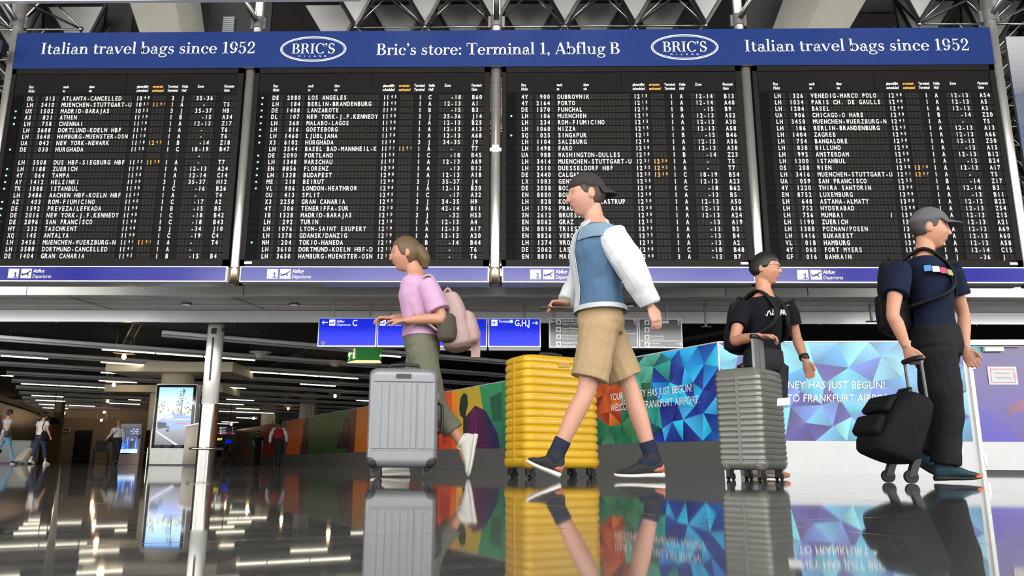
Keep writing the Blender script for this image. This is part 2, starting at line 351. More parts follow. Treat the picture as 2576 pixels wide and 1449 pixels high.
M_SKYL = mat('bright_daylight_glazing', (.95, .97, 1), .2, 0, 3, var=.03)
mb = MB().box(26, 61.85, 11.2, 39.5, 61.95, 16.3); o = struct(mb.build('window_1', M_SKYL))
mb = MB()
for i in range(8): x = 26+i*1.92; mb.box(x-.08, 61.75, 11.1, x+.08, 61.85, 16.4)
for z in (11.15, 12.8, 14.5, 16.3): mb.box(26, 61.75, z-.07, 39.5, 61.85, z+.07)
mb.build('window_frame', DARK, o)
mb = MB().box(-1.6, 61.85, 5.2, 4, 61.95, 16); o = struct(mb.build('window_2', M_SKYL))
mb = MB()
for i in range(6): z = 5.2+i*2.1; mb.box(-1.6, 61.7, z-.12, 4, 61.85, z+.12)
for x in (-1.6, .4, 2.2, 4): mb.box(x-.1, 61.7, 5.1, x+.1, 61.85, 16)
mb.build('window_frame', DARK, o)
# roof of the main hall: dark deck with hanging inverted pyramids
ZN = 12.24; SPN = 1.985
struct(MB().box(-60, -8, 17, 40, 76, 17.3).build('ceiling', mat('dark_roof_deck', (.012, .012, .011), .9)))
M_PANEL = mat('grey_roof_panels', (.5, .5, .47), .55, var=.1, scale=.8); M_EDGE = mat('dark_panel_edge', (.03, .03, .03), .35, .4)
mb = MB(); nodes = {}
def grid(j): return 20.2+1.72*j
for j in range(-2, 26):
    y = grid(j)
    for i in range(-24, 22):
        x = -.36+SPN*(i+.5*(j % 2))
        if x < -33 or x > 30: continue
        nodes[(i, j)] = V((x, y, ZN))
        if j > 4 and abs(x)/y < .47: continue
        if j <= 4 and (-12.5 < x < -5.6 or 6.3 < x < 11.4): continue
        h = 1.55; a = V((x, y, ZN+.03)); b = V((x-.95, y-.5, ZN+h)); c = V((x+.95, y-.5, ZN+h)); d = V((x, y+1.12, ZN+h))
        mb.m = 0; mb.add((a, b, c, d), ((0, 2, 1), (0, 1, 3), (0, 3, 2), (1, 2, 3)))
        mb.m = 1
        for q in (b, c, d): mb.tube((a+V((0, -.03, 0)), q+V((0, -.03, 0))), .062, 5)
        for q, r in ((b, c), (c, d), (d, b)): mb.tube((q, r), .05, 4)
struct(mb.build('ceiling_panels', [M_PANEL, M_EDGE]))
# tubular space frame under the panels: nearest struts as parts, the far ones as one part
sf = thing('space_frame', 'polished steel tube space frame under the grey triangular roof panels', 'roof frame', (0, 20.2, ZN))
far = MB(); ns = 0; nn = 0
def vis(x, y): return abs(x)/y > .5
for (i, j), p in sorted(nodes.items(), key=lambda k: (k[0][1], abs(k[1].x))):
    if j > 4 and not vis(p.x, p.y): continue
    skip = j <= 4 and (-11.8 < p.x < -5.2 or 6.0 < p.x < 11.0)
    if skip: continue
    k = j % 2; seg = [(p, nodes.get((i+1, j))), (p, nodes.get((i-1+k, j+1))), (p, nodes.get((i+k, j+1))), (p, p+V((SPN/2, -.2, .98))), (p, p+V((-SPN/2, -.2, .98)))]
    for q, (a, b) in enumerate(seg):
        if b is None or (b.x-a.x and j <= 4 and (-11.8 < b.x < -5.2 or 6.0 < b.x < 11.0)): continue
        near = 0 <= j <= 1 and abs(p.x) < 14 and ns < 96
        if near: MB().tube((a, b), .03, 8).build('strut', CHROME, sf, smooth=True); ns += 1
        else: far.tube((a, b), .03, 6)
    if 0 <= j <= 1 and abs(p.x) < 14 and nn < 40: MB().ball(p, .075, 6).build('node', CHROME, sf, smooth=True); nn += 1
    else: far.ball(p, .085, 4)
tag(far.build('strut', CHROME, sf), kind='stuff')
# raking concrete legs of the roof
M_CONC = mat('pale_board_marked_concrete', (.26, .25, .21), .8, var=.12, scale=1.5, bump=.1)
def leg_between(name, label, e0, e1, e2, Y, dy):
    def ext(e, t): (u0, v0), (u1, v1) = e; return at(u0+(u1-u0)*t, v0+(v1-v0)*t, Y)
    a, b, c, d = ext(e0, -1.0), ext(e1, -1.0), ext(e0, 2.2), ext(e1, 2.2)
    def ext2(t): (u0, v0), (u1, v1) = e2; return at(u0+(u1-u0)*t, v0+(v1-v0)*t, Y+dy)
    e, f = ext2(-1.0), ext2(2.2)
    w = e-b if (e-b).x*(b-a).x > 0 else e-b
    wt = e-b; wb = f-d
    mb = MB().hexa((c, d, d+wb, c+wb, a, b, b+wt, a+wt)); o = mb.build(name, M_CONC, None, org=c); bevel(o, .03, 1); return tag(o, label, 'concrete leg')
leg_between('concrete_leg', 'pale raking concrete roof leg above the left end of the blue banner', ((322, 0), (350, 85)), ((440, 0), (455, 85)), ((505, 0), (517, 85)), 19, 1.0)
leg_between('concrete_leg', 'pale raking concrete roof leg above the right half of the blue banner', ((2181, 0), (2137, 76)), ((2065, 0), (2030, 76)), ((1968, 0), (1940, 76)), 19, 1.0)
M_PERF = mat('perforated_dark_sheet', (.045, .045, .045), .6, .2, var=.25, scale=90)
def sheet(u0, v0, u1, v1, Y, label):
    a = at(u0, v1, Y); b = at(u1, v0, Y)
    o = MB().box(a.x, Y, a.z, b.x, Y+.12, b.z).build('roof_screen', M_PERF, None, org=V(((a.x+b.x)/2, Y, a.z))); return tag(o, label, 'roof screen')
sheet(519, -60, 690, 130, 21.5, 'dark perforated roof screen right of the left concrete leg')
sheet(1882, -60, 1990, 120, 21.5, 'dark perforated roof screen left of the right concrete leg')
sheet(235, -60, 345, 130, 22.5, 'dark perforated roof screen left of the left concrete leg')
sheet(2120, -60, 2290, 30, 22.5, 'dark perforated roof screen right of the right concrete leg')
a = at(-60, 3.5, 15.2); b = at(905, 1.5, 15.2)
tag(MB().box(a.x, 15.2, a.z, b.x, 15.3, b.z+.12).build('light_bar', mat('white_gloss_bar', (.8, .8, .8), .3), None, org=a), 'thin white horizontal bar hanging along the top left of the hall', 'ceiling bar')
a = at(558, 85, 21.3); b = at(590, 40, 21.3)
mb = MB()
for i in range(9): z = a.z+(b.z-a.z)*i/9; mb.box(a.x, 21.3, z, b.x, 21.35, z+.04)
tag(mb.build('louvre', mat('lit_white_louvre', (.4, .41, .42), .4, 0, .05), None, org=V((a.x, 21.3, a.z))), 'small white louvre glowing in the dark roof screen', 'louvre')

# ------------------------------------------------------------------ flight boards
M_BOARD = mat('matt_black_board', (.0085, .0083, .008), .55, spec=.06, var=.08, scale=3)
M_BFRAME = mat('black_board_frame', (.011, .0105, .0098), .45, spec=.08, var=.06)
M_CELL = mat('brown_black_flap', (.0175, .0168, .0145), .45, spec=.08, var=.25, scale=14)
M_LAMPBOX = mat('lamp_window_black', (.003, .003, .003), .5, spec=.05)
M_AMBER = mat('amber_flap_lettering', (.8, .36, .04), .5, 0, .1)
M_GREEN = mat('green_indicator_light', (.2, .95, .5), .4, 0, 1.3)
M_FLAP = mat('white_flap_lettering', (.8, .8, .77), .5, var=.02)
BXL = [-11.15, -5.635, -.12, 5.395]; BW = 5.255; PIT = .0793
FLIGHTS = ["""|DL|015|ATLANTA-CANCELLED|1040||3|J|35-36|
|LH|3410|MUENCHEN-STUTTGART-U|1051|1101|1|A|  -|T5
*|UX|1502|MADRID-BARAJAS|1055||3|J|35-37|H8
*|A3|831|ATHEN|1110||1|B|  -15|A34
*|LH|758|CHENNAI|1110||1|A|12-13|Z17
|LH|3608|DORTLUND-KOELN HBF|1110||1|A|  -|T6
|LH|3648|HAMBURG-MUENSTER-OSN|1110||1|A|  -|T6
|UA|043|NEW YORK-NEWARK|1110|1245|1|B|  -14|Z18
*|DE|030|HURGHADA|1120||1|C|18-19|B47
|||||||||  -|
|LH|3508|DUS HBF-SIEGBURG HBF|1122|1138|1|A|  -|T7
*|LH|1188|ZUERICH|1125||1|A|12-13|A24
*|4Y|064|TAMPA|1130||1|A|12-14|C14
*|AY|1412|HELSINKI|1130||3|J|35-37|H12
*|TK|1588|ISTANBUL|1130||1|C|  -16|B26
|LH|3486|AACHEN HBF-KOELN HBF|1134||1|A|  -|T4
*|AZ|403|ROM-FIUMICINO|1140||1|C|  -17|A2
*|DE|1592|PREVEZA/LEFKADA|1140||1|B|  -15|B5
*|DE|2016|NEW YORK-J.F.KENNEDY|1140||1|C|  -18|B42
*|DE|2096|SAN FRANCISCO|1140||1|C|  -18|B43
|HY|232|TASCHKENT|1140||3|J|  -34|J10
|XQ|145|ANTALYA|1140||1|C|  -19|C4
|LH|3456|MUENCHEN-WUERZBURG-N|1141|1141|1|A|  -|T4
|LH|3588|DORTMUND-CANCELLED|1141||1|A|  -|
|DE|1404|GRAN CANARIA|1145||1|B|  -15|B4""", """*|DE|2080|LOS ANGELES|1145||1|C|  -18|B60
*|LH|184|BERLIN-BRANDENBURG|1145||1|A|12-13|A1
*|DE|1408|LANZAROTE|1150||1|B|  -15|B3
*|DL|107|NEW YORK-J.F.KENNEDY|1150||3|J|35-36|J14
*|LH|568|MALABO-LAGOS|1150||1|A|12-13|B25
*|LH|816|GOETEBORG|1150||1|A|12-13|A13
*|LH|1460|LJUBLJANA|1150||1|A|12-13|A68
*|X3|6102|HURGHADA|1150||3|J|34-35|J9
|LH|3544|BASEL BAD-MANNHEIL-K|1151|1151|1|A|  -|T7
*|DE|2090|PORTLAND|1155||1|C|  -18|B45
*|LH|1348|WARSCHAU|1155||1|A|12-13|A69
*|EN|8856|FLORENZ|1200||1|A|  -13|B12
*|LH|1338|BUDAPEST|1200||1|A|12-13|A18
*|ME|218|BEIRUT|1200||3|J|35-37|J4
*|VL|906|LONDON-HEATHROW|1200||1|A|12-13|B20
|OU|413|SPLIT|1205||1|C|  -17|A32
|X3|2258|GRAN CANARIA|1205||3|J|34-35|H9
|4Y|306|TENERIFFA-SUR|1210||1|A|42-14|B11
|IB|1328|MADRID-BARAJAS|1210||3|J|  -32|H53
|LH|292|TURIN|1210||1|A|12-13|A4
|LH|1076|LYON-SAINT EXUPERY|1210||1|A|12-13|A17
|LH|1378|GDANSK/DANZIG|1210||1|A|12-13|A20
*|NH|204|TOKIO-HANEDA|1210||1|B|  -14|B44
|LH|3610|DORTMUND-KOELN HBF-D|1211||1|A|  -|T6
|LH|3650|HAMBURG-MUENSTER-OSN|1211||1|A|  -|T6""", """|4Y|900|DUBROVNIK|1215||1|A|12-14|B13
|4Y|2164|PORTO|1215||1|A|12-14|A40
|DE|1570|FUNCHAL|1215||1|B|  -15|B9
*|LH|106|MUENCHEN|1215||1|A|12-13|A52
|LH|234|ROM-FIUMICINO|1215||1|A|12-13|A30
|LH|1060|NIZZA|1215||1|A|12-13|A58
*|SQ|025|SINGAPUR|1215||1|B|  -15|B46
|LH|1104|SALZBURG|1220||1|A|12-13|A36
|LH|1498|FARO|1220||1|A|12-13|A38
|UA|988|WASHINGTON-DULLES|1220||1|B|  -14|Z23
|LH|3414|MUENCHEN-STUTTGART-U|1221|1226|1|A|  -|T5
|LH|3510|DUESSELDORF HBF|1222|1242|1|A|  -|T7
|DE|2440|CALGARY|1225|1330|1|C|18-19|B54
|LX|1083|GENF|1225||1|A|12-13|A23
|DE|2038|BOSTON|1230||1|C|  -18|B62
|EN|8880|BOLOGNA|1230||1|A|  -13|B5
|LH|828|KOPENHAGEN-KASTRUP|1230||1|A|12-13|A50
|LH|1396|PRAG|1230||1|A|12-13|A36
|SN|2612|BRUESSEL|1230||1|A|12-13|A24
|EN|8062|GRAZ|1235||1|A|  -13|A19
|EN|8818|TRIEST|1235||1|A|  -13|B2
|EN|8826|VERONA|1235||1|A|  -13|B4
|LH|1374|WROCLAW|1235||1|A|  -13|A2
|DE|2062|LAS VEGAS          D|1240||1|C|  -18|B48
|EN|8810|MAILAND|1240||3|A|  -13|B7""", """|LH|326|VENEDIG-MARCO POLO|1240||1|A|12-13|A54
|LH|1034|PARIS CH. DE GAULLE|1240||1|A|12-13|A5
|LH|1204|BASEL|1240||1|A|12-13|A3
|UA|906|CHICAGO-O HARE|1240||1|B|  -14|Z20
|LH|3458|MUENCHEN-WUERZBURG-N|1241||1|A|  -|T5
|LH|186|BERLIN-BRANDENBURG|1245||1|A|12-13|A13
|LH|1404|ZAGREB|1245||1|A|12-13|A66
|LH|754|BANGALORE|1250||1|A|12-13|Z50
|LH|838|BILLUND|1250||1|A|  -13|A15
|LH|992|AMSTERDAM|1250||1|A|12-13|B12
|LH|1300|ISTANBUL|1250||1|A|  -13|B24
|OS|208|WIEN|1250|1310|1|A|12-13|A17
|LH|3416|MUENCHEN-STUTTGART-U|1251|1257|1|A|  -|T5
|UA|059|SAN FRANCISCO|1255||1|B|  -14|Z17
|4Y|1220|THIRA SANTORIN|1300||1|A|12-14|B3
|EN|8752|LUXEMBURG|1300||1|A|  -13|B11
|LH|648|ASTANA-ALMATY|1300||1|A|12-13|B23
|LH|752|HYDERABAD|1300||1|A|12-13|Z54
|LH|756|MUMBAI            1|1300||1|A|12-13|Z15
|LH|1190|ZUERICH|1300||1|A|12-13|A21
|LH|1388|POZNAN/POSEN|1300||1|A|12-13|A69
|LH|1416|BUKAREST|1300||1|A|12-13|A60
|VL|018|HAMBURG|1300||1|A|12-13|A58
|4Y|060|FORT MYERS|1300||1|A|12-14|C15
|GF|016|BAHRAIN|1300||3|J|  -36|J"""]
def cell_char(mb, ch, xc, z, h=.098, wmax=.064, xs=.74):
    g = GL.get((1, ch))
    if not g: return
    k = h/CAPH; xsn = [v[0] for v in g[0]]; w = (max(xsn)-min(xsn))*k*xs
    if w > wmax: xs *= wmax/w
    mid = (max(xsn)+min(xsn))/2*k*xs
    if ch == '-': z -= h*.02
    mb.add([V((xc+x*k*xs-mid, 15.994, z+y*k)) for x, y in g[0]], g[1])
def cells(mb, x, n, z, p=PIT, w=.07):
    for i in range(n):
        a = x+p*i-.006; b = a+w
        mb.box(a, 15.999, z-.012, b, 16.008, z+.046); mb.box(a, 15.999, z+.051, b, 16.008, z+.109)
HEADS = [(.43, 'Flug', 'Flight', 0), (1.212, 'nach', 'to', 0), (1.80, 'über', 'via', 0), (2.879, 'planmäßig', 'scheduled', 0), (3.236, 'erwartet', 'estimated', 1), (3.573, 'Terminal', 'Terminal', 0), (3.898, 'Halle', 'Hall', 0), (4.246, 'Zone', '', 0), (4.846, 'Flugsteig', 'Gate', 0)]
BLAB = ['black flap board from ATLANTA-CANCELLED to GRAN CANARIA, leftmost under the banner', 'black flap board with LOS ANGELES in its top row and many green lights', 'black flap board with DUBROVNIK in its top row behind the capped man', 'black flap board with VENEDIG-MARCO POLO in its top row, rightmost']
for bi, xl in enumerate(BXL):
    xr = xl+BW; B = thing('departure_board', BLAB[bi], 'departure board', (xl+BW/2, 16.2, 4.15), 'flap boards of the departure display')
    o = MB().box(xl, 16.012, 4.15, xr, 16.5, 8.71).build('housing', M_BOARD, B); bevel(o, .012, 2)
    mb = MB()
    mb.box(xl, 15.985, 8.588, xr, 16.02, 8.71); mb.box(xl, 15.985, 4.15, xr, 16.02, 4.285)
    mb.box(xl, 15.985, 4.15, xl+.1, 16.02, 8.71); mb.box(xr-.12, 15.985, 4.15, xr, 16.02, 8.71)
    mb.build('frame', M_BFRAME, B)
    mb = MB(); mb.box(xl+.12, 15.995, 8.098, xl+2.63, 16.012, 8.578); mb.box(xl+2.64, 15.995, 8.098, xr-.13, 16.012, 8.578); mb.build('heading_panel', M_BOARD, B)
    mb = MB(); ma = MB()
    for hx, a, b, am in HEADS:
        t = ma if am else mb
        text(t, a, (xl+hx, 15.991, 8.245), .062, xs=.72, bold=1); text(t, b, (xl+hx-.005, 15.991, 8.148), .062, xs=.72, bold=1, shear=.2)
    mb.build('heading_lettering', M_FLAP, B); ma.build('estimated_heading', M_AMBER, B)
    if bi: bx('maker_plate', WHITE, B, *((xl+.09, 15.98, 4.19, xl+.25, 15.985, 4.24) if bi == 1 else (xr-.27, 15.98, 4.19, xr-.11, 15.985, 4.24)))
    for ri, line in enumerate(FLIGHTS[bi].split('\n')):
        if line == '|||||||||  -|': line = '||||||||  -|'
        la, code, num, dest, tm, es, te, ha, zo, ga = line.split('|')[:10]
        z = 7.945-.1514*ri; mb = MB(); mt = MB(); me = MB()
        cells(mb, xl+.437, 2, z); cells(mb, xl+.613, 1, z); cells(mb, xl+.763-.005, 4, z); cells(mb, xl+1.085, 1, z); cells(mb, xl+1.228, 20, z); cells(mb, xl+2.895, 2, z)
        cells(mb, xl+3.06, 2, z, .075, .06); cells(mb, xl+3.272, 4, z, .075, .066); cells(mb, xl+3.69, 1, z); cells(mb, xl+3.904, 1, z); cells(mb, xl+4.139, 7, z); cells(mb, xl+4.864, 4, z)
        mb.m = 1; mb.box(xl+.105, 15.997, z-.018, xl+.315, 16.008, z+.115); mb.box(xl+.1, 15.992, z-.0285, xr-.14, 15.996, z-.0255)
        row = mb.build('flap_row', [M_CELL, M_LAMPBOX], B)
        for i, c in enumerate(code): cell_char(mt, c, xl+.466+PIT*i, z)
        for i, c in enumerate(num.rjust(4)): cell_char(mt, c, xl+.79+PIT*i, z)
        for i, c in enumerate(dest): cell_char(mt, c, xl+1.257+PIT*i, z)
        for t, st, x0 in ((mt, tm, 2.924), (me, es, 3.30)):
            for i, c in enumerate(st):
                if i < 2: cell_char(t, c, xl+x0+.072*i, z)
                else: cell_char(t, c, xl+x0+.165+.08*(i-2), z+.036, .064, .054)
        cell_char(mt, te, xl+3.716, z); cell_char(mt, ha, xl+3.932, z)
        for i, c in enumerate(zo): cell_char(mt, c, xl+4.268+PIT*i, z)
        for i, c in enumerate(ga): cell_char(mt, c, xl+4.892+PIT*i, z)
        mt.build('lettering', M_FLAP, row)
        if me.v: tag(me.build('estimated_time', M_AMBER, row), 'amber estimated time')
        if la:
            ml = MB(); ml.lathe((xl+.21, 15.996, z+.048), ((.021, 0), (.02, .004), (.012, .007)), 12, (0, -1, 0)); tag(ml.build('indicator_light', M_GREEN, row), 'lit green indicator dot')
# blue strip under each board
M_BLUE = mat('glossy_signal_blue', (.013, .014, .22), .15, var=.35, scale=.55, spec=.2)
M_SFRAME = mat('white_sign_frame', (.8, .8, .8), .35)
SL = ['blue Abflug Departures strip under the leftmost flap board', 'blue Abflug Departures strip under the second flap board, behind the pink shirt', 'blue Abflug Departures strip under the third flap board, behind the capped man', 'blue Abflug Departures strip under the rightmost flap board']
for bi, xl in enumerate(BXL):
    x0 = xl+.015+(.03 if bi == 3 else 0); x1 = xl+BW+.01; S = thing('departures_strip', SL[bi], 'sign', (xl+BW/2, 16.1, 3.79), 'blue strips under the flap boards')
    bx('sign_body', M_SFRAME, S, x0, 15.96, 3.792, x1, 16.45, 4.135, .012)
    bx('blue_panel', M_BLUE, S, x0+.03, 15.95, 3.82, x1-.03, 15.965, 4.108)
    mb = MB(); ix = xl+.604; h = .205; zb = 3.86
    for k in (0, 1): mb.box(ix+k*.272, 15.944, zb, ix+k*.272+.225, 15.95, zb+h)
    text(mb, 'Abflug', (ix+.53, 15.945, 3.985), .075, xs=.86, bold=1); text(mb, 'Departures', (ix+.52, 15.945, 3.868), .075, xs=.8, shear=.22)
    mb.build('lettering', WHITE, S)
    mb = MB(); text(mb, 'i', (ix+.135, 15.941, zb+.015), .13, xs=1.25, bold=1); mb.box(ix+.12, 15.938, zb+.012, ix+.205, 15.941, zb+.032); mb.box(ix+.12, 15.938, zb+.1, ix+.17, 15.941, zb+.118)
    for p in PLANE_UP: poly2(mb, p, (ix+.277, 15.941, zb-.008), .215)
    mb.build('pictograms', M_BLUE, S)
# banner over the boards
HB = thing('banner', 'long blue banner with white serif words across the top of all flap boards', 'banner', (-.25, 16.1, 8.71))
o = bx('banner_body', mat('banner_edge_grey', (.08, .08, .08), .5), HB, -11.15, 15.99, 8.725, 10.66, 16.17, 9.6)
bx('banner_face', mat('banner_royal_blue', (.0085, .026, .125), .5, var=.05, scale=.5, spec=.15), HB, -11.15, 15.965, 8.712, 10.66, 15.99, 9.605)
for s, x, z, w in (('Italian travel bags since 1952', -10.56, 9.068, 4.9), ("Bric's store: Terminal 1, Abflug B", -2.93, 9.004, 5.44), ('Italian travel bags since 1952', 5.245, 9.048, 4.92)):
    mb = MB(); serif(mb, s, (x, z), .283, w, 15.961); mb.build('lettering', WHITE, HB)
for cx in (-4.353, 3.934):
    mb = MB(); n = 64
    def ov(r0, r1):
        vs = []
        for i in range(n):
            a = 2*pi*i/n; vs += [V((cx+.745*r0*cos(a), 15.962, 9.163+.312*(1-(1-r0)*2.2)*sin(a))), V((cx+.745*r1*cos(a), 15.962, 9.163+.312*(1-(1-r1)*2.2)*sin(a)))]
        mb.add(vs, [(2*i, 2*i+1, (2*i+3) % (2*n), (2*i+2) % (2*n)) for i in range(n)])
    ov(1, .965); ov(.945, .93)
    serif(mb, "BRIC'S", (cx-.487, 9.05), .25, .985, 15.961)
    for k, c in enumerate('MILANO'): text(mb, c, (cx-.3+.115*k, 15.961, 8.965), .042, align='c')
    mb.build('oval_emblem', WHITE, HB)
# tubular posts carrying the display
PL = ['steel pole at the left end of the blue banner', 'steel pole between the first and second flap boards', 'steel pole between the second and third flap boards, with a white clamp', 'steel pole between the third and fourth flap boards', 'steel pole at the right end of the blue banner']
for i, (x, y, r) in enumerate(((-11.31, 16.2, .12), (-5.757, 16.3, .1), (-.25, 16.3, .11), (5.262, 16.3, .105), (10.83, 16.2, .125))):
    P = thing('support_pole', PL[i], 'pole', (x, y, 3.78), 'steel poles of the departure display')
    M_POLE = mat('pale_polished_steel', (.85, .82, .74), .3, .85, var=.06, scale=3); yl = y if i in (0, 4) else 16.06
    if i in (0, 4): MB().lathe((x, y, 3.77), ((r*.92, 0), (r, .02), (r, 10.2)), 28).build('shaft', M_POLE, P, smooth=True)
    else:
        MB().lathe((x, yl, 3.77), ((r*.92, 0), (r, .02), (r, 4.9)), 28).build('lower_shaft', M_POLE, P, smooth=True)
        MB().lathe((x, y, 8.75), ((r, 0), (r, 5.3)), 28).build('upper_shaft', M_POLE, P, smooth=True)
    mb = MB(); mb.lathe((x, yl, 3.765), ((r*.4, -.005), (r*1.02, 0), (r*1.02, .35), (r*.99, .36)), 28); mb.build('end_sleeve', mat('warm_steel_sleeve', (.5, .42, .3), .3, 1), P, smooth=True)
    zc = 9.99; mb = MB(); mb.lathe((x, y, zc-.13), ((r, 0), (r*1.25, .01), (r*1.25, .28), (r, .29)), 24)
    mb.box(x-r*1.7, y-.03, zc-.13, x+r*1.7, y+.03, zc+.15); mb.build('collar', GREYM, P)
    s = (-1, -1, 0, 1, 1)[i]; MB().tube(((x, y-r*1.1, zc), (x+s*.75, y-.55, zc+1.2)), .065, 12).build('brace', CHROME, P, smooth=True)
    if i in (1, 2, 3): bx('top_plate', DARK, P, x-.12, 15.9, 8.665, x+.12, 16.36, 8.705)
    if i == 2:
        mb = MB(); mb.box(x-.075, 15.88, 6.66, x+.075, 15.97, 6.82); mb.box(x-.125, 15.965, 6.71, x+.125, 16.0, 6.79); tag(mb.build('clamp', mat('pale_clamp', (.62, .62, .6), .4), P), 'white clamp')

# ------------------------------------------------------------------ hanging direction signs
M_BLIT = mat('backlit_blue_sign', (.003, .014, .6), .3, 0, .5, spec=.15, var=.25, scale=.8)
M_WLIT = mat('backlit_white_symbols', (.9, .93, 1), .4, 0, .4, var=0)
M_SGREY = mat('grey_sign_face', (.075, .075, .073), .25, var=.1)
def S6(x, y): return at(780+x/4.441, 730+y/4.441, 18.93)
def S7(x, y): return at(1340+x/6.133, 740+y/6.133, 18.93)
SX = [(-4.625, -3.185, 'blue lit sign reading Abflug Departures C, left end of the hanging row'), (-3.17, -1.735, 'blue lit sign reading Abflug Departures A, hanging behind the pink-shirted woman'), (-1.72, -.475, 'plain blue lit sign hanging left of the Terminal G,H,J sign'), (-.455, .83, 'blue lit sign reading Terminal G,H,J with a right arrow')]
rods = [(-4.38, -3.45), (-2.93,), (), (.45,)]
for i, (x0, x1, lab) in enumerate(SX):
    S = thing('direction_sign', lab, 'sign', ((x0+x1)/2, 19, 2.87), 'blue hanging signs')
    bx('sign_frame', M_SFRAME, S, x0, 18.95, 2.868, x1, 19.2, 3.592, .01)
    bx('lit_face', M_BLIT, S, x0+.03, 18.938, 2.905, x1-.03, 18.955, 3.562)
    if i > 1: bx('lower_rail', GREYM, S, x0+.02, 18.99, 2.8, x1-.01, 19.15, 2.868)
    for rx in rods[i] or (((x0+x1)/2,) if i == 2 else ()):
        mb = MB(); mb.cyl((rx, 19.5, 3.55), (rx, 19.5, 4.165), .018, 8); mb.cyl((rx, 19.5, 3.55), (rx, 19.5, 3.9), .026, 8); mb.box(rx-.03, 19.15, 3.55, rx+.03, 19.53, 3.58); mb.build('hanger_rod', CHROME, S)
    mb = MB(); mk = MB()
    if i in (0, 1):
        x = 212 if i == 0 else 778; a = S6(x, 396); mb.box(a.x, 18.93, a.z, a.x+.15, 18.936, a.z+.15)
        for p in PLANE_UP: poly2(mk, p, (a.x+.008, 18.926, a.z-.002), .135)
        t = S6(x+84, 360); text(mb, 'Abflug', (t.x, 18.932, t.z), .062, xs=.83, bold=1); t = S6(x+82, 397); text(mb, 'Departures', (t.x, 18.932, t.z), .06, xs=.85, shear=.22)
        c = S6(470 if i == 0 else 1040, 398); text(mb, 'C' if i == 0 else 'A,B', (c.x, 18.932, c.z), .145, xs=.85, bold=1)
        if i == 0: c = S6(128, 388); icon(mb, ARROW['l'], (c.x, 18.932, c.z-.01), .15)
    if i == 0:
        q = S6(143, 588); st = MB(); st.lathe((q.x, 18.936, q.z), ((.045, 0), (.042, .004)), 7, (0, -1, 0)); tag(st.build('sticker', mat('white_sticker', (.75, .75, .72), .5), S), 'small round sticker')
        st = MB(); st.lathe((q.x, 18.931, q.z), ((.033, 0), (.03, .002)), 7, (0, -1, 0)); st.build('sticker_print', mat('brown_sticker_print', (.12, .09, .07), .6), S)
    if i == 3:
        a = S6(2024, 398); mb.box(a.x, 18.93, a.z, a.x+.15, 18.936, a.z+.15)
        for p in PLANE_TOP: poly2(mk, p, (a.x+.006, 18.926, a.z+.004), .14)
        t = S6(2106, 361); text(mb, 'Terminal', (t.x, 18.932, t.z), .062, xs=.83, bold=1)
        t = S6(2284, 398); text(mb, 'G,H,J', (t.x, 18.932, t.z), .145, xs=.82, bold=1)
        t = S6(2480, 398); icon(mb, ARROW['r'], (t.x, 18.932, t.z-.005), .15)
        g = S6(2250, 349); q = MB(); q.lathe((g.x, 18.936, g.z), ((.043, 0), (.04, .004)), 20, (0, -1, 0)); tag(q.build('green_dot', mat('lit_green_dot', (.25, .8, .3), .4, 0, .7), S), 'green disc')
        q = MB(); text(q, '2', (g.x, 18.929, g.z-.025), .05, align='c', bold=1); q.build('dot_numeral', M_WLIT, S)
    if mb.v: mb.build('lettering', M_WLIT, S)
    if mk.v: mk.build('pictogram', M_BLIT, S)
GS = [(1.03, 3.185, 'wide grey sign listing Baggage storage and Travellers aid behind the khaki shorts'), (3.2, 4.255, 'narrow grey sign listing Toilets, Shopping, Federal police and Medical Centre')]
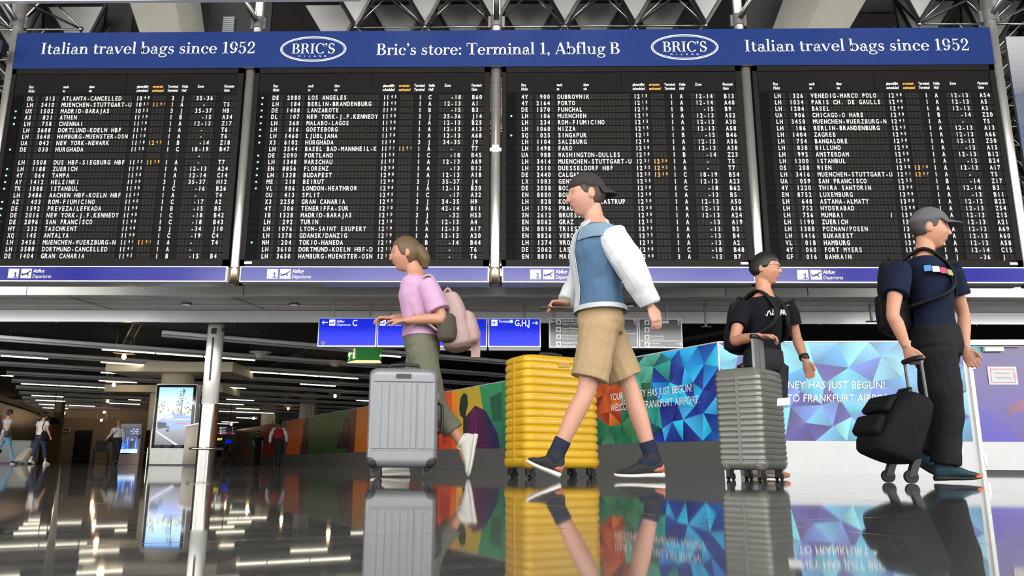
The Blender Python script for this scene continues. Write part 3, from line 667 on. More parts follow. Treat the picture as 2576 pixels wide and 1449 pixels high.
for i, (x0, x1, lab) in enumerate(GS):
    S = thing('direction_sign', lab, 'sign', ((x0+x1)/2, 19, 2.87), 'grey hanging signs')
    bx('sign_frame', M_SFRAME, S, x0, 18.95, 2.865, x1, 19.2, 3.595, .01)
    bx('sign_face', M_SGREY, S, x0+.03, 18.938, 2.9, x1-.03, 18.955, 3.562)
    for rx in ((1.18,), (4.0,))[i]:
        mb = MB(); mb.cyl((rx, 19.5, 3.55), (rx, 19.5, 4.165), .018, 8); mb.cyl((rx, 19.5, 3.55), (rx, 19.5, 3.9), .026, 8); mb.box(rx-.03, 19.15, 3.55, rx+.03, 19.53, 3.58); mb.build('hanger_rod', CHROME, S)
    mb = MB(); mk = MB()
    def line(px, py, a, b):
        q = S7(px, py); mb.box(q.x, 18.932, q.z, q.x+.118, 18.937, q.z+.118)
        mk.add([V((q.x+.059+.035*cos(k*pi/3+len(a)), 18.929, q.z+.059+.04*sin(k*pi/3+len(a)))) for k in range(6)], [tuple(range(6))])
        mk.box(q.x+.03, 18.928, q.z+.018, q.x+.088, 18.93, q.z+.03)
        t = S7(px+85, py-40); text(mb, a, (t.x, 18.932, t.z), .047, xs=.86, bold=1)
        if b: t = S7(px+85, py+2); text(mb, b, (t.x, 18.932, t.z), .045, xs=.86, shear=.22)
    if i == 0:
        for py, a, b in ((466, 'Gepäckaufbewahrung', 'Baggage storage'), (580, 'Airport Reisemarkt', 'Airport Travel market'), (692, 'Kirchlicher Sozialdienst', 'Travellers aid'), (803, 'Gebetsraum Juden', 'Jewish prayer room')): line(362, py, a, b)
        t = S7(272, 462); icon(mb, ARROW['l'], (t.x, 18.932, t.z), .135)
        t = S7(1532, 470); icon(mb, ARROW['u'], (t.x, 18.932, t.z), .14)
        q = S7(1240, 612); mb.box(q.x, 18.932, q.z, x1-.03, 18.937, q.z+.014)
        t = S7(1475, 656); text(mb, 'Bescheinigung', (t.x, 18.932, t.z), .047, xs=.86, bold=1, align='r'); t = S7(1420, 698); text(mb, 'Certification', (t.x, 18.932, t.z), .045, xs=.86, shear=.22, align='r')
    else:
        for py, a, b in ((474, 'Toiletten', 'Toilets'), (586, 'Shopping', ''), (700, 'Bundespolizei', 'Federal police'), (812, 'Ambulanz', 'Medical Centre')): line(1728, py, a, b)
        for k in range(3): q = S7(1952+52*k, 450); mb.box(q.x, 18.932, q.z, q.x+.07, 18.937, q.z+.07)
        t = S7(2212, 478); icon(mb, ARROW['u'], (t.x, 18.932, t.z), .14); t = S7(2218, 812); icon(mb, ARROW['r'], (t.x, 18.932, t.z), .14)
        q = S7(1640, 725); mb.box(x0+.03, 18.932, q.z, x1-.03, 18.937, q.z+.014)
    mb.build('lettering', WHITE, S); mk.build('pictograms', M_SGREY, S)
# green emergency exit box
S = thing('exit_sign', 'green emergency exit box hanging below the blue Departures C sign', 'exit sign', (-4.4, 24, 3.2))
a = at(873, 902, 24.4); b = at(895, 907, 24); c = at(955, 900, 24)
MB().hexa(((a.x, 24.5, 3.2), (b.x, 24, 3.2), (c.x, 24, 3.2), (c.x-.02, 24.5, 3.2), (a.x, 24.5, 3.62), (b.x, 24, 3.62), (c.x, 24, 3.62), (c.x-.02, 24.5, 3.62))).build('green_body', mat('lit_green_box', (.004, .15, .012), .3, 0, .4), S)
MB().hexa(((a.x, 24.5, 3.17), (b.x, 23.99, 3.17), (c.x, 23.99, 3.17), (c.x-.02, 24.5, 3.17), (a.x, 24.5, 3.2), (b.x, 23.99, 3.2), (c.x, 23.99, 3.2), (c.x-.02, 24.5, 3.2))).build('lower_diffuser', mat('warm_lamp_diffuser', (1, .72, .35), .4, 0, .8, var=.3, scale=3), S)
mb = MB(); l = V((a.x, 24.5, 3.2)); r = V((b.x, 24, 3.2)); d = (r-l); n = V((-.02, -.02, 0))
def pq(u, w): return l+d*u+V((0, 0, w))+n
mb.quad(pq(.7, .05), pq(.92, .05), pq(.92, .4), pq(.7, .4))
for pts in ([(.2, .36), (.3, .36), (.3, .3), (.2, .3)], [(.2, .29), (.34, .29), (.4, .17), (.28, .17)], [(.34, .26), (.6, .26), (.6, .22), (.34, .22)], [(.28, .17), (.38, .17), (.3, .05), (.18, .02)], [(.2, .29), (.26, .27), (.16, .16), (.1, .18)]): mb.quad(*[pq(*q) for q in pts])
mb.build('running_figure_panel', mat('lit_pale_symbol', (.95, .95, .6), .4, 0, .8), S)
mb = MB(); mb.cyl((-4.5, 24.2, 3.6), (-4.5, 24.2, 4.13), .012, 8); mb.cyl((-4.1, 24.2, 3.6), (-4.1, 24.2, 4.13), .012, 8); mb.build('hanger_rod', DARK, S)
# soffit downlights: the oval one is real, the others added to brighten column and fascia
for x, lab in ((-15.2, 'small added downlight in the soffit at far left'), (-8.4, 'small added downlight in the soffit above the white column'), (-5.55, 'small oval recessed downlight in the soffit left of the blue signs'), (3.2, 'small added downlight in the soffit above the grey signs'), (9.6, 'small added downlight in the soffit above the service door')):
    T = thing('downlight', lab, 'ceiling light', (x, 20.05, 4.13), 'recessed downlights of the soffit')
    MB().lathe((x, 20.05, 4.125), ((.1, 0), (.14, .005), (.14, .03)), 20).build('trim_ring', GREYM, T); MB().lathe((x, 20.05, 4.121), ((.09, 0), (.09, .006)), 20).build('lens', mat('dim_lamp_lens', (.5, .48, .42), .3, 0, .25), T)
    spot('downlight_beam', (x, 20.05, 4.1), (x, 22.3,   .9), 420, (1, .96, .88), 62, 1, .1)
# bare hanger posts below the soffit
for i, (u, lab) in enumerate(((1776, 'white hanger post with base plate below the soffit, right of the grey signs'), (2000, 'white hanger post with base plate between the two women and men at right'), (2193, 'white hanger post below the soffit behind the navy-shirted man'), (2426, 'white hanger post with base plate right of the navy-shirted man'))):
    lab = lab.replace('between the two women and men at right', 'right of the black-shirted walker')
    p = at(u, 822 if i == 0 else 808, 20); P = thing('hanger_post', lab, 'post', (p.x, 20, 4.16), 'hanger posts below the soffit')
    MB().cyl((p.x, 20, p.z), (p.x, 20, 4.165), .036, 12).build('tube', mat('pale_grey_paint', (.5, .5, .48), .4), P, smooth=True)
    mb = MB(); mb.box(p.x-.13, 19.93, p.z-.015, p.x+.13, 20.07, p.z)
    for k in (-.1, .1): mb.cyl((p.x+k, 20, p.z-.03), (p.x+k, 20, p.z+.03), .008, 6)
    mb.build('base_plate', GREYM, P)
# big poster at the right edge
a = at(2529, 92, 20.5); b = at(2576, 390, 20.5); x0 = a.x; zt = a.z; zb = zt-7; x1 = x0+5
Q = thing('hanging_poster', 'tall landscape poster of grey sky and blue hills at the right edge', 'poster', (x0+2.5, 20.5, zb))
bx('poster_board', GREYM, Q, x0, 20.5, zb, x1, 20.58, zt)
mb = MB(); n = 40
def sky(t): return tuple(c*(1-t)+d*t for c, d in zip((.5, .5, .5), (.16, .18, .22)))
for k in range(10): t = k/10; mb.c = sky(t); mb.quad((x0, 20.495, zt-1.75*(t+.1)), (x1, 20.495, zt-1.75*(t+.1)), (x1, 20.495, zt-1.75*t), (x0, 20.495, zt-1.75*t))
mb.c = (.09, .13, .26); mb.quad((x0, 20.495, zb), (x1, 20.495, zb), (x1, 20.495, zt-1.75), (x0, 20.495, zt-1.75))
mb.c = (.13, .15, .2); mb.add([(x0+5*i/n, 20.492, zt-1.55-.9*(1-abs(sin(i*.6)))*.4-.25*sin(i*.23)) for i in range(n+1)]+[(x1, 20.492, zt-2.4), (x0, 20.492, zt-2.7)], [tuple(reversed(range(n+3)))])
random.seed(3); mb.c = (.14, .12, .02)
for k in range(26): x = x0+.55+random.random()*1.2; z = zt-1.3-random.random()*1.3; mb.add([(x, 20.488, z), (x+.14, 20.488, z+.05), (x+.2, 20.488, z+.2), (x+.05, 20.488, z+.12)], [(0, 1, 2, 3)])
mb.build('printed_landscape', mat_print('printed_poster'), Q)
a = at(0, 132, 15.6); b = at(7, 102, 15.6)
tag(MB().box(b.x-.8, 15.6, a.z, b.x, 15.8, b.z).build('dark_hanging_panel', BLACK, None, org=V((b.x, 15.6, a.z))), 'dark panel edge hanging at the left margin beside the end pole', 'panel')  # plain dark panel edge, shows no display

# ------------------------------------------------------------------ side hall ceiling lights
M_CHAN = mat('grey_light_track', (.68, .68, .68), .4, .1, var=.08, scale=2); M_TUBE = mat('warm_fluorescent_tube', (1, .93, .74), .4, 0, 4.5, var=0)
ZS = 3.5
LIT = [(259,871.5,396,883),(396,883,516,893),(516,893,650,902),(0,891,124,897.5),(255,906,378,911),(378,911,492,920),(253,934.5,360,940),(0,942.5,35,944.3),(249,954.5,349,959.5),(52,962,150,966.5),(150,966.5,246,971.5),(246,971.5,338,976),(79,993.5,161,997),(89,1005,166,1008),(97,1016.5,169,1019),(172,1019,240,1021.2),(324,1003.5,358,1004.5),(276,1012,356,1015),(106,1026.5,171,1028),(305,1033,341,1034),(128,1043,178,1044.5),
(606,927,712,935.5),(712,935.5,812,943),(812,943,910,949.5),(757,964,846,970),(549,969.5,627,974),(569,1003.5,641,1006.5),(550,1014,614,1017),(594,1026,655,1028.5),(545,1033.5,686,1039.5),(582,1052.3,635,1053.7),(563,1058.8,610,1060),(545,1064,586,1065),(885,1008,936,1010),(955,887,1022,893)]
C0, CS = 23.0, 3.476
ORD = ['nearest', 'second', 'third', 'fourth', 'fifth', 'sixth', 'seventh', 'eighth', 'ninth', 'tenth', 'eleventh', 'twelfth', 'thirteenth', 'fourteenth', 'fifteenth']
lit = {}
for u0, v0, u1, v1 in LIT:
    p = atz(u0, v0, ZS-.05); q = atz(u1, v1, ZS-.05); c = NB.dot((p+q)/2); k = round((c-C0)/CS)
    if 0 <= k < 15: lit.setdefault(k, []).append((BD.dot(p), BD.dot(q)))
for k in range(15):
    c = C0+CS*k; P = NB*c
    wl = V((-21.0, 32, 0)); dn = ND                                       # left wall line
    t0 = -34 if k < 4 else BD.dot(wl+dn*((c-NB.dot(wl))/NB.dot(dn)))+.4
    t1 = t0+52 if k > 3 else 26
    y0 = (P+BD*t0).y
    while (P+BD*t0).y < 21.15: t0 += .1
    org = P+BD*t0; org.z = ZS-.1
    T = thing('ceiling_light_track', f'grey ceiling light track in the side hall, {ORD[k]} counted from the mezzanine edge', 'ceiling light', org, 'ceiling light tracks of the side hall')
    def bar(w, z0, z1, a, b, y=0): o = P+BD*a+NB*(y-w/2); return MB().fbox((o.x, o.y, z0), BD*(b-a), NB*w, (0, 0, z1-z0))
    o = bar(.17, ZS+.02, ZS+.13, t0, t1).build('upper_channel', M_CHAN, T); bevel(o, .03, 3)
    o = bar(.1, ZS-.05, ZS+.01, t0, t1, -.02).build('lower_channel', mat('shaded_grey_track', (.4, .4, .4), .45, .1), T); bevel(o, .02, 3)  # lower channel in a darker colour to hold down the tube glow
    mb = MB(); t = t0+2
    while t < t1: a = P+BD*t; mb.cyl((a.x, a.y, ZS+.12), (a.x, a.y, 4.13), .012, 5); t += 6
    mb.build('suspension_rods', DARK, T)
    for a, b in lit.get(k, []):
        n = max(1, round((b-a)/1.65)); w = (b-a)/n
        for i in range(n):
            p = P+BD*(a+w*i+.02)-NB*.02; q = P+BD*(a+w*(i+1)-.02)-NB*.02; p.z = q.z = ZS-.075
            MB().cyl(p, q, .017, 8).build('lit_tube', M_TUBE, T)
for i, (xa, lab) in enumerate(((-24.5, 'leftmost'), (-16.2, 'second from the left'), (-9.8, 'third from the left'), (-5.2, 'fourth from the left'), (1, 'fifth from the left'))):
    p = V((xa+6, 21.2, 3.45)); q = p+ND*34; mb = MB(); p = p+V((0, 0, .35)); q = q+V((0, 0, .35))
    for s in (-.12, .12): mb.fbox(p+V((s-.02, 0, 0)), (.04, 0, 0), q-p, (0, 0, .1))
    for j in range(85): a = p+(q-p)*(j/85); mb.fbox(a+V((-.12, 0, .02)), (.24, 0, 0), (0, .06, 0), (0, 0, .02))
    tag(mb.build('cable_tray', mat('dark_cable_tray', (.1, .1, .095), .5, .3), None, org=p), f'dark cable tray running back under the black ceiling, {lab}', 'cable tray', 'cable trays under the side hall ceiling')
M_BULB = mat('glowing_warm_bulb', (1, .68, .36), .4, 0, 9, var=0); M_PLATE = mat('tan_bracket_plate', (.5, .4, .28), .5)  # bracket plate has a plain tan colour
BULBS = [(312, 897, 'first warm lamp of the row behind the white column, nearest'), (286, 968, 'second warm lamp of the row left of the large screen'), (271, 1009, 'third warm lamp of the row left of the large screen'), (262, 1037, 'fourth warm lamp of the row left of the large screen'), (255, 1057, 'farthest warm lamp of the row left of the large screen'), (161, 1039, 'single warm lamp above the framed notice by the back door'), (2, 1035, 'warm lamp at the left margin over the woman in jeans'), (32, 1051, 'warm lamp behind the shoulder of the woman in jeans'), (843, 996, 'nearest warm lamp over the painted hoarding'), (725, 1028, 'second warm lamp over the painted hoarding, near the red waistcoat'), (638, 1052, 'third warm lamp over the painted hoarding'), (582, 1067, 'farthest warm lamp above the black direction board')]
for u, v, lab in BULBS:
    zb = 3.3 if v < 1036 or u > 40 else 2.3
    p = atz(u, v, zb)
    if p.y > 50: p = at(u, v, 50)
    T = thing('bulb_lamp', lab, 'lamp', p, 'bare warm lamps of the side hall')
    MB().lathe(p-V((0, 0, .09)), ((.01, 0), (.055, .02), (.075, .08), (.05, .15), (.03, .17)), 12).build('bulb', M_BULB, T, smooth=True)
    mb = MB(); mb.fbox(p+BD*-.3+V((0, -.06, .08)), BD*.6, V((0, .12, 0)), (0, 0, .025))
    for s in (-.25, .25): a = p+BD*s; mb.cyl((a.x, a.y, p.z+.1), (a.x, a.y, 4.12 if zb > 2.5 else p.z+.35), .008, 5)
    mb.build('bracket', M_PLATE, T)
    l = bpy.data.lights.new('bulb_light', 'POINT'); l.energy = 4; l.color = (1, .7, .42); l.shadow_soft_size = .1
    o = bpy.data.objects.new('bulb_light', l); COL.objects.link(o); o.location = p-V((0, 0, .22))
for u, v, lab in ((655, 893, 'white cone ceiling speaker right of the white column, nearer one'), (843, 915, 'white cone ceiling speaker below the green exit box, farther one')):
    p = atz(u, v, 3.36); T = thing('ceiling_speaker', lab, 'speaker', p)
    MB().lathe(p-V((0, 0, .1)), ((.09, 0), (.11, .02), (.15, .1), (.2, .14), (.33, .17), (.34, .19), (.05, .2)), 24).build('horn', mat('cream_speaker', (.6, .58, .5), .5), T, smooth=True)
    MB().cyl(p+V((0, 0, .09)), (p.x, p.y, 4.13), .012, 6).build('stem', DARK, T)
# sprinkler heads on the mezzanine edge
for u, v, lab in ((141, 812, 'small chrome sprinkler under the pale fascia at far left'), (517, 813, 'small chrome sprinkler under the pale fascia beside the white column'), (2062, 820, 'small chrome sprinkler under the pale fascia above the crystal mural'), (2457, 822, 'small chrome sprinkler under the pale fascia above the service door')):
    p = at(u, v, 21.0); tag(MB().lathe((p.x, 21.0, 3.80), ((.03, 0), (.012, .008), (.012, .04), (.025, .045), (.025, .09)), 10).build('sprinkler', CHROME, None, org=V((p.x, 21.0, 3.80))), lab, 'sprinkler', 'sprinklers under the fascia')

# ------------------------------------------------------------------ columns
M_WHITEP = mat('white_painted_column', (.93, .92, .86), .3, var=.05, scale=2); M_BEIGE = mat('beige_painted_column', (.8, .72, .54), .6, var=.06, scale=3)
M_BRASS = mat('golden_steel', (.5, .43, .26), .22, 1, var=.1, scale=4)  # cladding steel in a plain golden colour
def column(label, x, y, r, ztop, zs, paint, steel, ring=None):
    T = thing('column', label, 'column', (x, y, 0))
    MB().lathe((x, y, zs), ((r, 0), (r, ztop-zs)), 40).build('painted_shaft', paint, T, smooth=True)
    if zs: MB().lathe((x, y, 0), ((r+.022, 0), (r+.022, zs), (r, zs+.01)), 40).build('steel_cladding', steel, T); smooth_edges(bpy.data.objects[T.children[-1].name] if T.children else T, 50)
    if ring:
        mb = MB(); n = 40; rs = []
        for i in range(n+1):
            a = 2*pi*i/n; rs.append(V((x+(r+.2)*cos(a), y+(r+.2)*sin(a), ring)))
        mb.tube(rs, .032, 8); 
        for i in range(4): a = pi/4+pi/2*i; mb.tube(((x+r*cos(a), y+r*sin(a), ring), (x+(r+.2)*cos(a), y+(r+.2)*sin(a), ring)), .015, 6)
        mb.build('bumper_ring', CHROME, T, smooth=True)
    return T
T = column('white round column with stainless steel lower half and bumper ring, right of the large screen', -8.2, 21.75, .225, 4.12, 1.66, M_WHITEP, mat('column_steel_cladding', (.4, .385, .34), .18, 1, var=.1, scale=5), .46)
mb = MB(); mb.box(-8.23, 21.48, 3.6, -8.1, 21.53, 3.76); mb.box(-7.97, 21.6, 3.68, -7.88, 21.72, 3.8); mb.box(-8.2, 21.515, 2.3, -8.15, 21.53, 3.5); tag(mb.build('junction_boxes', BLACK, T), 'small dark boxes and cover strip')
column('wide beige round column rising behind the large advertising screen', -11.95, 28.4, .56, 3.22, 0, M_BEIGE, STEEL)
column('beige column with golden steel lower half and bumper ring, left of the large screen', -15.35, 35.2, .6, 3.12, 1.46, M_BEIGE, M_BRASS, .5)
column('slim beige column behind the small screen with dark lower cladding', -18.2, 41.5, .33, 3.3, 1.6, M_BEIGE, mat('dark_bronze_cladding', (.05, .04, .022), .35, .6))
for u, Y, w, lab in ((772, 46, .42, 'pale square column rising behind the painted hoarding, right one'), (676, 55, .48, 'pale square column rising behind the painted hoarding, left one')):
    p = at(u, 1100, Y); T = thing('column', lab, 'column', (p.x, Y, 0)); bx('square_shaft', M_BEIGE, T, p.x-w, Y-w, 0, p.x+w, Y+w, 4.12, .01); bx('corner_cover', mat('cream_cover', (.5, .46, .36), .6), T, p.x-.05, Y-w-.06, 0, p.x+w-.1, Y-w, 4.1)
struct(MB().box(-14.1, 27.3, 3.2, -9.6, 29.6, 3.55).build('trim_6', M_BEIGE))
struct(MB().box(-17.6, 34.2, 3.1, -12.4, 36.6, 3.4).build('trim_7', M_BEIGE))
p = at(372, 1130, 26); q = at(368, 1171, 26)
tag(MB().cyl((p.x, 26, 0), (p.x, 26, p.z+.05), .016, 8).build('barrier_post', STEEL, None, org=V((p.x, 26, 0))), 'thin steel barrier post at the left foot of the large screen', 'post')

# ------------------------------------------------------------------ advertising totems
M_SCREEN = mat_print('glowing_screen_picture', .2, .75); M_GLOSSW = mat('gloss_white_housing', (.62, .62, .58), .2, coat=.3); M_BEZ = mat('black_glass_bezel', (.006, .006, .008), .08)
T = thing('advertising_totem', 'large white totem screen showing a car on a road under a tall tree', 'advertising screen', (-10.55, 25.2, 0))
x0, x1 = -11.21, -9.87
bx('housing', M_GLOSSW, T, x0, 25.02, .03, x1, 25.34, 2.55, .03); bx('plinth', BLACK, T, x0+.02, 25.05, 0, x1-.02, 25.3, .03)
bx('bezel', M_BEZ, T, x0+.035, 24.995, .53, x1-.035, 25.03, 2.51, .01)
sx0, sx1, sz0, sz1 = x0+.13, x1-.12, .63, 2.43
def sp(a, b, y=24.992): return V((sx0+(sx1-sx0)*a, y, sz0+(sz1-sz0)*b))
mb = MB()
def grad(b0, b1, c0, c1, n=1):
    mb.c = [c0, c0, c1, c1]; mb.quad(sp(0, b0), sp(1, b0), sp(1, b1), sp(0, b1))
grad(.62, 1, (.55, .78, .95), (.2, .42, .9)); grad(.3, .62, (.3, .32, .36), (.55, .6, .62)); grad(0, .3, (.1, .1, .12), (.24, .25, .28))
random.seed(11)
def blob(a, b, r, c, y, n=7, sq=1): mb.c = c; mb.add([sp(a+r*cos(2*pi*k/n)*random.uniform(.6, 1.2), b+r*sq*sin(2*pi*k/n)*random.uniform(.6, 1.2), y) for k in range(n)], [tuple(range(n))])
for k in range(70): a = random.random(); blob(min(.97, max(.03, a)), .5+.22*random.random()*(1.2-abs(a-.3)), .03, random.choice([(.45, .42, .3), (.62, .58, .45), (.25, .27, .18), (.7, .68, .6), (.16, .2, .14)]), 24.99, sq=.7)
mb.c = (.06, .06, .05); mb.quad(sp(.68, .45, 24.988), sp(.715, .45, 24.988), sp(.72, .98, 24.988), sp(.7, .98, 24.988))
for k in range(60):
    b = .52+.44*random.random(); w = (.98-b)*.5+.04; blob(min(.96, max(.3, .7+random.uniform(-w, w))), b, .028, random.choice([(.05, .09, .04), (.09, .14, .07), (.14, .2, .12), (.2, .27, .25)]), 24.986, sq=.4)
for a, b in ((.08, .8), (.1, .83), (.3, .77)): mb.c = (.5, .85, 1.0); mb.quad(sp(a, b, 24.984), sp(.99, b+.02, 24.984), sp(.99, b+.03, 24.984), sp(a, b+.008, 24.984))
mb.c = (.2, .28, .55); mb.add([sp(a, b, 24.982) for a, b in ((.05, .42), (.18, .46), (.3, .52), (.45, .54), (.65, .535), (.99, .5), (.99, .3), (.6, .28), (.36, .25), (.1, .28), (.03, .33))], [tuple(reversed(range(11)))])
mb.c = (.5, .6, .75); mb.add([sp(a, b, 24.98) for a, b in ((.2, .455), (.31, .51), (.45, .525), (.5, .46))], [(3, 2, 1, 0)])
mb.c = (.05, .05, .06); mb.add([sp(a, b, 24.979) for a, b in ((.04, .4), (.3, .38), (.32, .3), (.1, .27), (.03, .32))], [(4, 3, 2, 1, 0)])
blob(.36, .27, .065, (.02, .02, .025), 24.978, 14, .75); blob(.36, .27, .04, (.2, .2, .22), 24.976, 12, .75)
mb.c = (.45, .8, 1); mb.quad(sp(.3, .425, 24.976), sp(.99, .435, 24.976), sp(.99, .45, 24.976), sp(.3, .433, 24.976))
mb.c = (.7, .1, .1); mb.quad(sp(.6, .37, 24.976), sp(.98, .35, 24.976), sp(.98, .365, 24.976), sp(.6, .385, 24.976))
mb.c = (.65, .72, .9); mb.quad(sp(.02, .22, 24.984), sp(.62, 0, 24.984), sp(.7, 0, 24.984), sp(.02, .245, 24.984))
mb.build('screen_picture', M_SCREEN, T)
mb = MB(); text(mb, 'emotion', (x0+.72, 25.015, .48), .03, bold=0, shear=.2); mb.build('maker_lettering', GREYM, T)
T = thing('advertising_totem', 'small lit totem screen reading Du hast, left of the golden column', 'advertising screen', (-15.4, 32.5, 0))
x0, x1 = -15.85, -14.95
bx('housing', mat('grey_totem_base', (.4, .3, .28), .4), T, x0, 32.42, 0, x1, 32.6, 1.64, .02); bx('bezel', M_BEZ, T, x0+.02, 32.4, .42, x1-.02, 32.43, 1.63)
mb = MB(); a, b = x0+.08, x1-.08
def qq(z0, z1, c0, c1=None, xa=a, xb=b, y=32.396): mb.c = [c0, c0, c1 or c0, c1 or c0]; mb.quad((xa, y, z0), (xb, y, z0), (xb, y, z1), (xa, y, z1))
qq(1.12, 1.5, (.01, .02, .06)); qq(.62, 1.12, (.03, .12, .5), (.01, .03, .12)); qq(.46, .62, (.75, .85, .9), (.4, .6, .9))
for k in range(7): qq(.66+.055*k, .7+.055*k, random.choice([(.05, .2, .8), (.1, .35, .95), (.02, .1, .45)]), None, a+.05*(k % 3), a+.2+.03*(k % 4), 32.393)
qq(.64, .96, (.01, .012, .04), None, a+.4, a+.58, 32.392); qq(.95, 1.03, (.5, .32, .25), None, a+.45, a+.53, 32.391)
for xa in (a+.3, b-.1): qq(.6, 1.08, (.4, .7, 1), None, xa, xa+.012, 32.39)
mb.build('screen_picture', M_SCREEN, T)
mb = MB()
for k, s in enumerate(('Du hast', 'Wir haben', 'aufs Tag')): text(mb, s, (b-.02, 32.389, 1.385-.085*k), .055, align='r', bold=1)
mb.build('lettering', M_WLIT, T); mb = MB(); text(mb, 'CHASE D', (a+.08, 32.389, .5), .06); mb.build('slogan', mat('screen_blue_text', (.1, .25, .4), .4, 0, .5), T)
# slanted steel bin in front of the totem
T = thing('litter_bin', 'tall dark steel bin with slanted top between the large screen and the white column', 'bin', (-8.95, 22.6, 0))
M_BIN = mat('dark_brushed_steel', (.16, .14, .11), .3, .9, var=.12, scale=5)
bevel(MB().hexa(((-9.12, 22.5, .04), (-8.72, 22.4, .04), (-8.6, 22.8, .04), (-9.0, 22.9, .04), (-9.12, 22.5, 1.08), (-8.72, 22.4, 1.16), (-8.6, 22.8, 1.2), (-9.0, 22.9, 1.12))).build('body', M_BIN, T), .01)
MB().hexa(((-9.08, 22.52, 0), (-8.75, 22.44, 0), (-8.64, 22.78, 0), (-8.98, 22.86, 0), (-9.08, 22.52, .04), (-8.75, 22.44, .04), (-8.64, 22.78, .04), (-8.98, 22.86, .04))).build('plinth', BLACK, T)
MB().hexa(((-9.14, 22.48, 1.08), (-8.7, 22.38, 1.16), (-8.58, 22.82, 1.2), (-9.02, 22.92, 1.12), (-9.14, 22.48, 1.11), (-8.7, 22.38, 1.19), (-8.58, 22.82, 1.23), (-9.02, 22.92, 1.15))).build('lid', STEEL, T)

# ------------------------------------------------------------------ printed hoarding
CX0, CY0 = 3.52, 13.09; HZ = 2.1; MZ = .5
CORN = V((CX0, CY0, 0)); NWALL = V((.8735, .487, 0)); FD = V((1, -.0434, 0)).normalized()
def wallpt(u, v):
    d = ray(u, v); o = V((0, 0, CAMH)); return o+d*(NWALL.dot(CORN-o)/NWALL.dot(d))
def s_of(u): return (wallpt(u, 1100)-CORN).dot(ND)
M_BASE = mat('white_hoarding_base', (.5, .5, .49), .4, var=.05, scale=3); M_BASE2 = mat('shaded_hoarding_base', (.085, .085, .077), .45, var=.06, scale=2)  # second base: same board, the long wall's shade put into a darker colour
SL_ = 43.5
T = struct(bpy.data.objects.new('wall_long', None)); COL.objects.link(T); T.location = CORN; ORG['wall_long'] = CORN
mb = MB().fbox(CORN, ND*SL_, NWALL*.1, (0, 0, MZ)); 
for s in (4.5, 9, 13.5, 18, 22.5, 27, 31.5): p = CORN+ND*s-NWALL*.001; mb.m = 1; mb.fbox(p, ND*.012, NWALL*.002, (0, 0, MZ))
mb.build('base_board', [M_BASE2, DARK], T)
MB().fbox(CORN+V((0, 0, MZ)), ND*SL_, NWALL*.1, (0, 0, HZ-MZ)).build('backing', M_BASE2, T)
MB().fbox(CORN+V((0, 0, HZ))-NWALL*.01, ND*SL_, NWALL*.12, (0, 0, .02)).build('top_edge', mat('pale_edge', (.5, .5, .5), .4), T)
from mathutils.geometry import delaunay_2d_cdt
from mathutils import Vector as V2
def facets(w, h, n, pal, seed, asp=1):
    random.seed(seed); pts = [V2((0, 0)), V2((w, 0)), V2((w, h)), V2((0, h))]
    for k in range(1, int(w/.45)): pts += [V2((w*k/int(w/.45), 0)), V2((w*k/int(w/.45), h))]
    for k in range(1, 4): pts += [V2((0, h*k/4)), V2((w, h*k/4))]
    tries = 0
    while len(pts) < n and tries < 6000:
        q = V2((random.uniform(.05, w-.05), random.uniform(.05, h-.05))); tries += 1
        if all((q-p).length > .23+.12*random.random() for p in pts): pts.append(q)
    vs, es, fs, *_ = delaunay_2d_cdt(pts, [], [], 0, 1e-5)
    out = []
    for f in fs:
        c = pal(sum((vs[i] for i in f), V2((0, 0)))/3); dark = tuple(x*.5 for x in c); lite = tuple(min(1, x*1.2+.02) for x in c)
        k = random.randrange(3); out.append(([vs[i] for i in f], [(c, lite, dark)[(i+k) % 3] for i in range(3)]))
    return out
MP = mat_print('gloss_printed_film', .28)
def pal_front(c):
    r = random.random()
    if r < .42: b = random.choice([lin('#84e2f6'), lin('#62ccf0'), lin('#98f0f6'), lin('#74c4f2')])
    elif r < .72: b = random.choice([lin('#5498e4'), lin('#5478dc'), lin('#44a8e4'), lin('#7496ea')])
    else: b = random.choice([lin('#4a3aa0'), lin('#5a4a9c'), lin('#3b4fb4'), lin('#6a5ab0')])
    if c.x > 2.55: b = tuple(x*.7+y*.3 for x, y in zip(b, lin('#5a4aa8')))
    return tuple(x*.58 for x in b)
def pal_long(c):
    s = c.x; r = random.random()
    bl = random.choice([lin('#1d6cb4'), lin('#2a8cc4'), lin('#15408c'), lin('#1c2a78'), lin('#2f9ac8'), lin('#20206a'), lin('#3f86b8')])
    bl = (bl[0]*.9, bl[1]*1.7, bl[2]*1.55); te = random.choice([lin('#2a9a8a'), lin('#4fa890'), lin('#1f6a6a'), lin('#174a50'), lin('#58a888')])
    gr = random.choice([lin('#1f6a48'), lin('#2a5a3a'), lin('#124030'), lin('#3a7a50')])
    orr = random.choice([lin('#c0501a'), lin('#a03a14'), lin('#d06a24'), lin('#7a2a18')])
    s += random.uniform(-.35, .35)
    return bl if s < 1.5 else (te if r < .6 else bl) if s < 2.0 else (gr if c.y < .55 or r < .3 else te) if s < 2.6 else (gr if c.y < .4 else orr) if s < 3.6 else (orr if r < .4 else gr)
mb = MB(); up = V((0, 0, 1)); SC_ = 4.3
for tri, cols in facets(SC_, HZ-MZ, 84, pal_long, 5):
    mb.c = list(reversed(cols)); mb.add([CORN+ND*p.x+up*(MZ+p.y)-NWALL*.004 for p in reversed(tri)], [(0, 1, 2)])
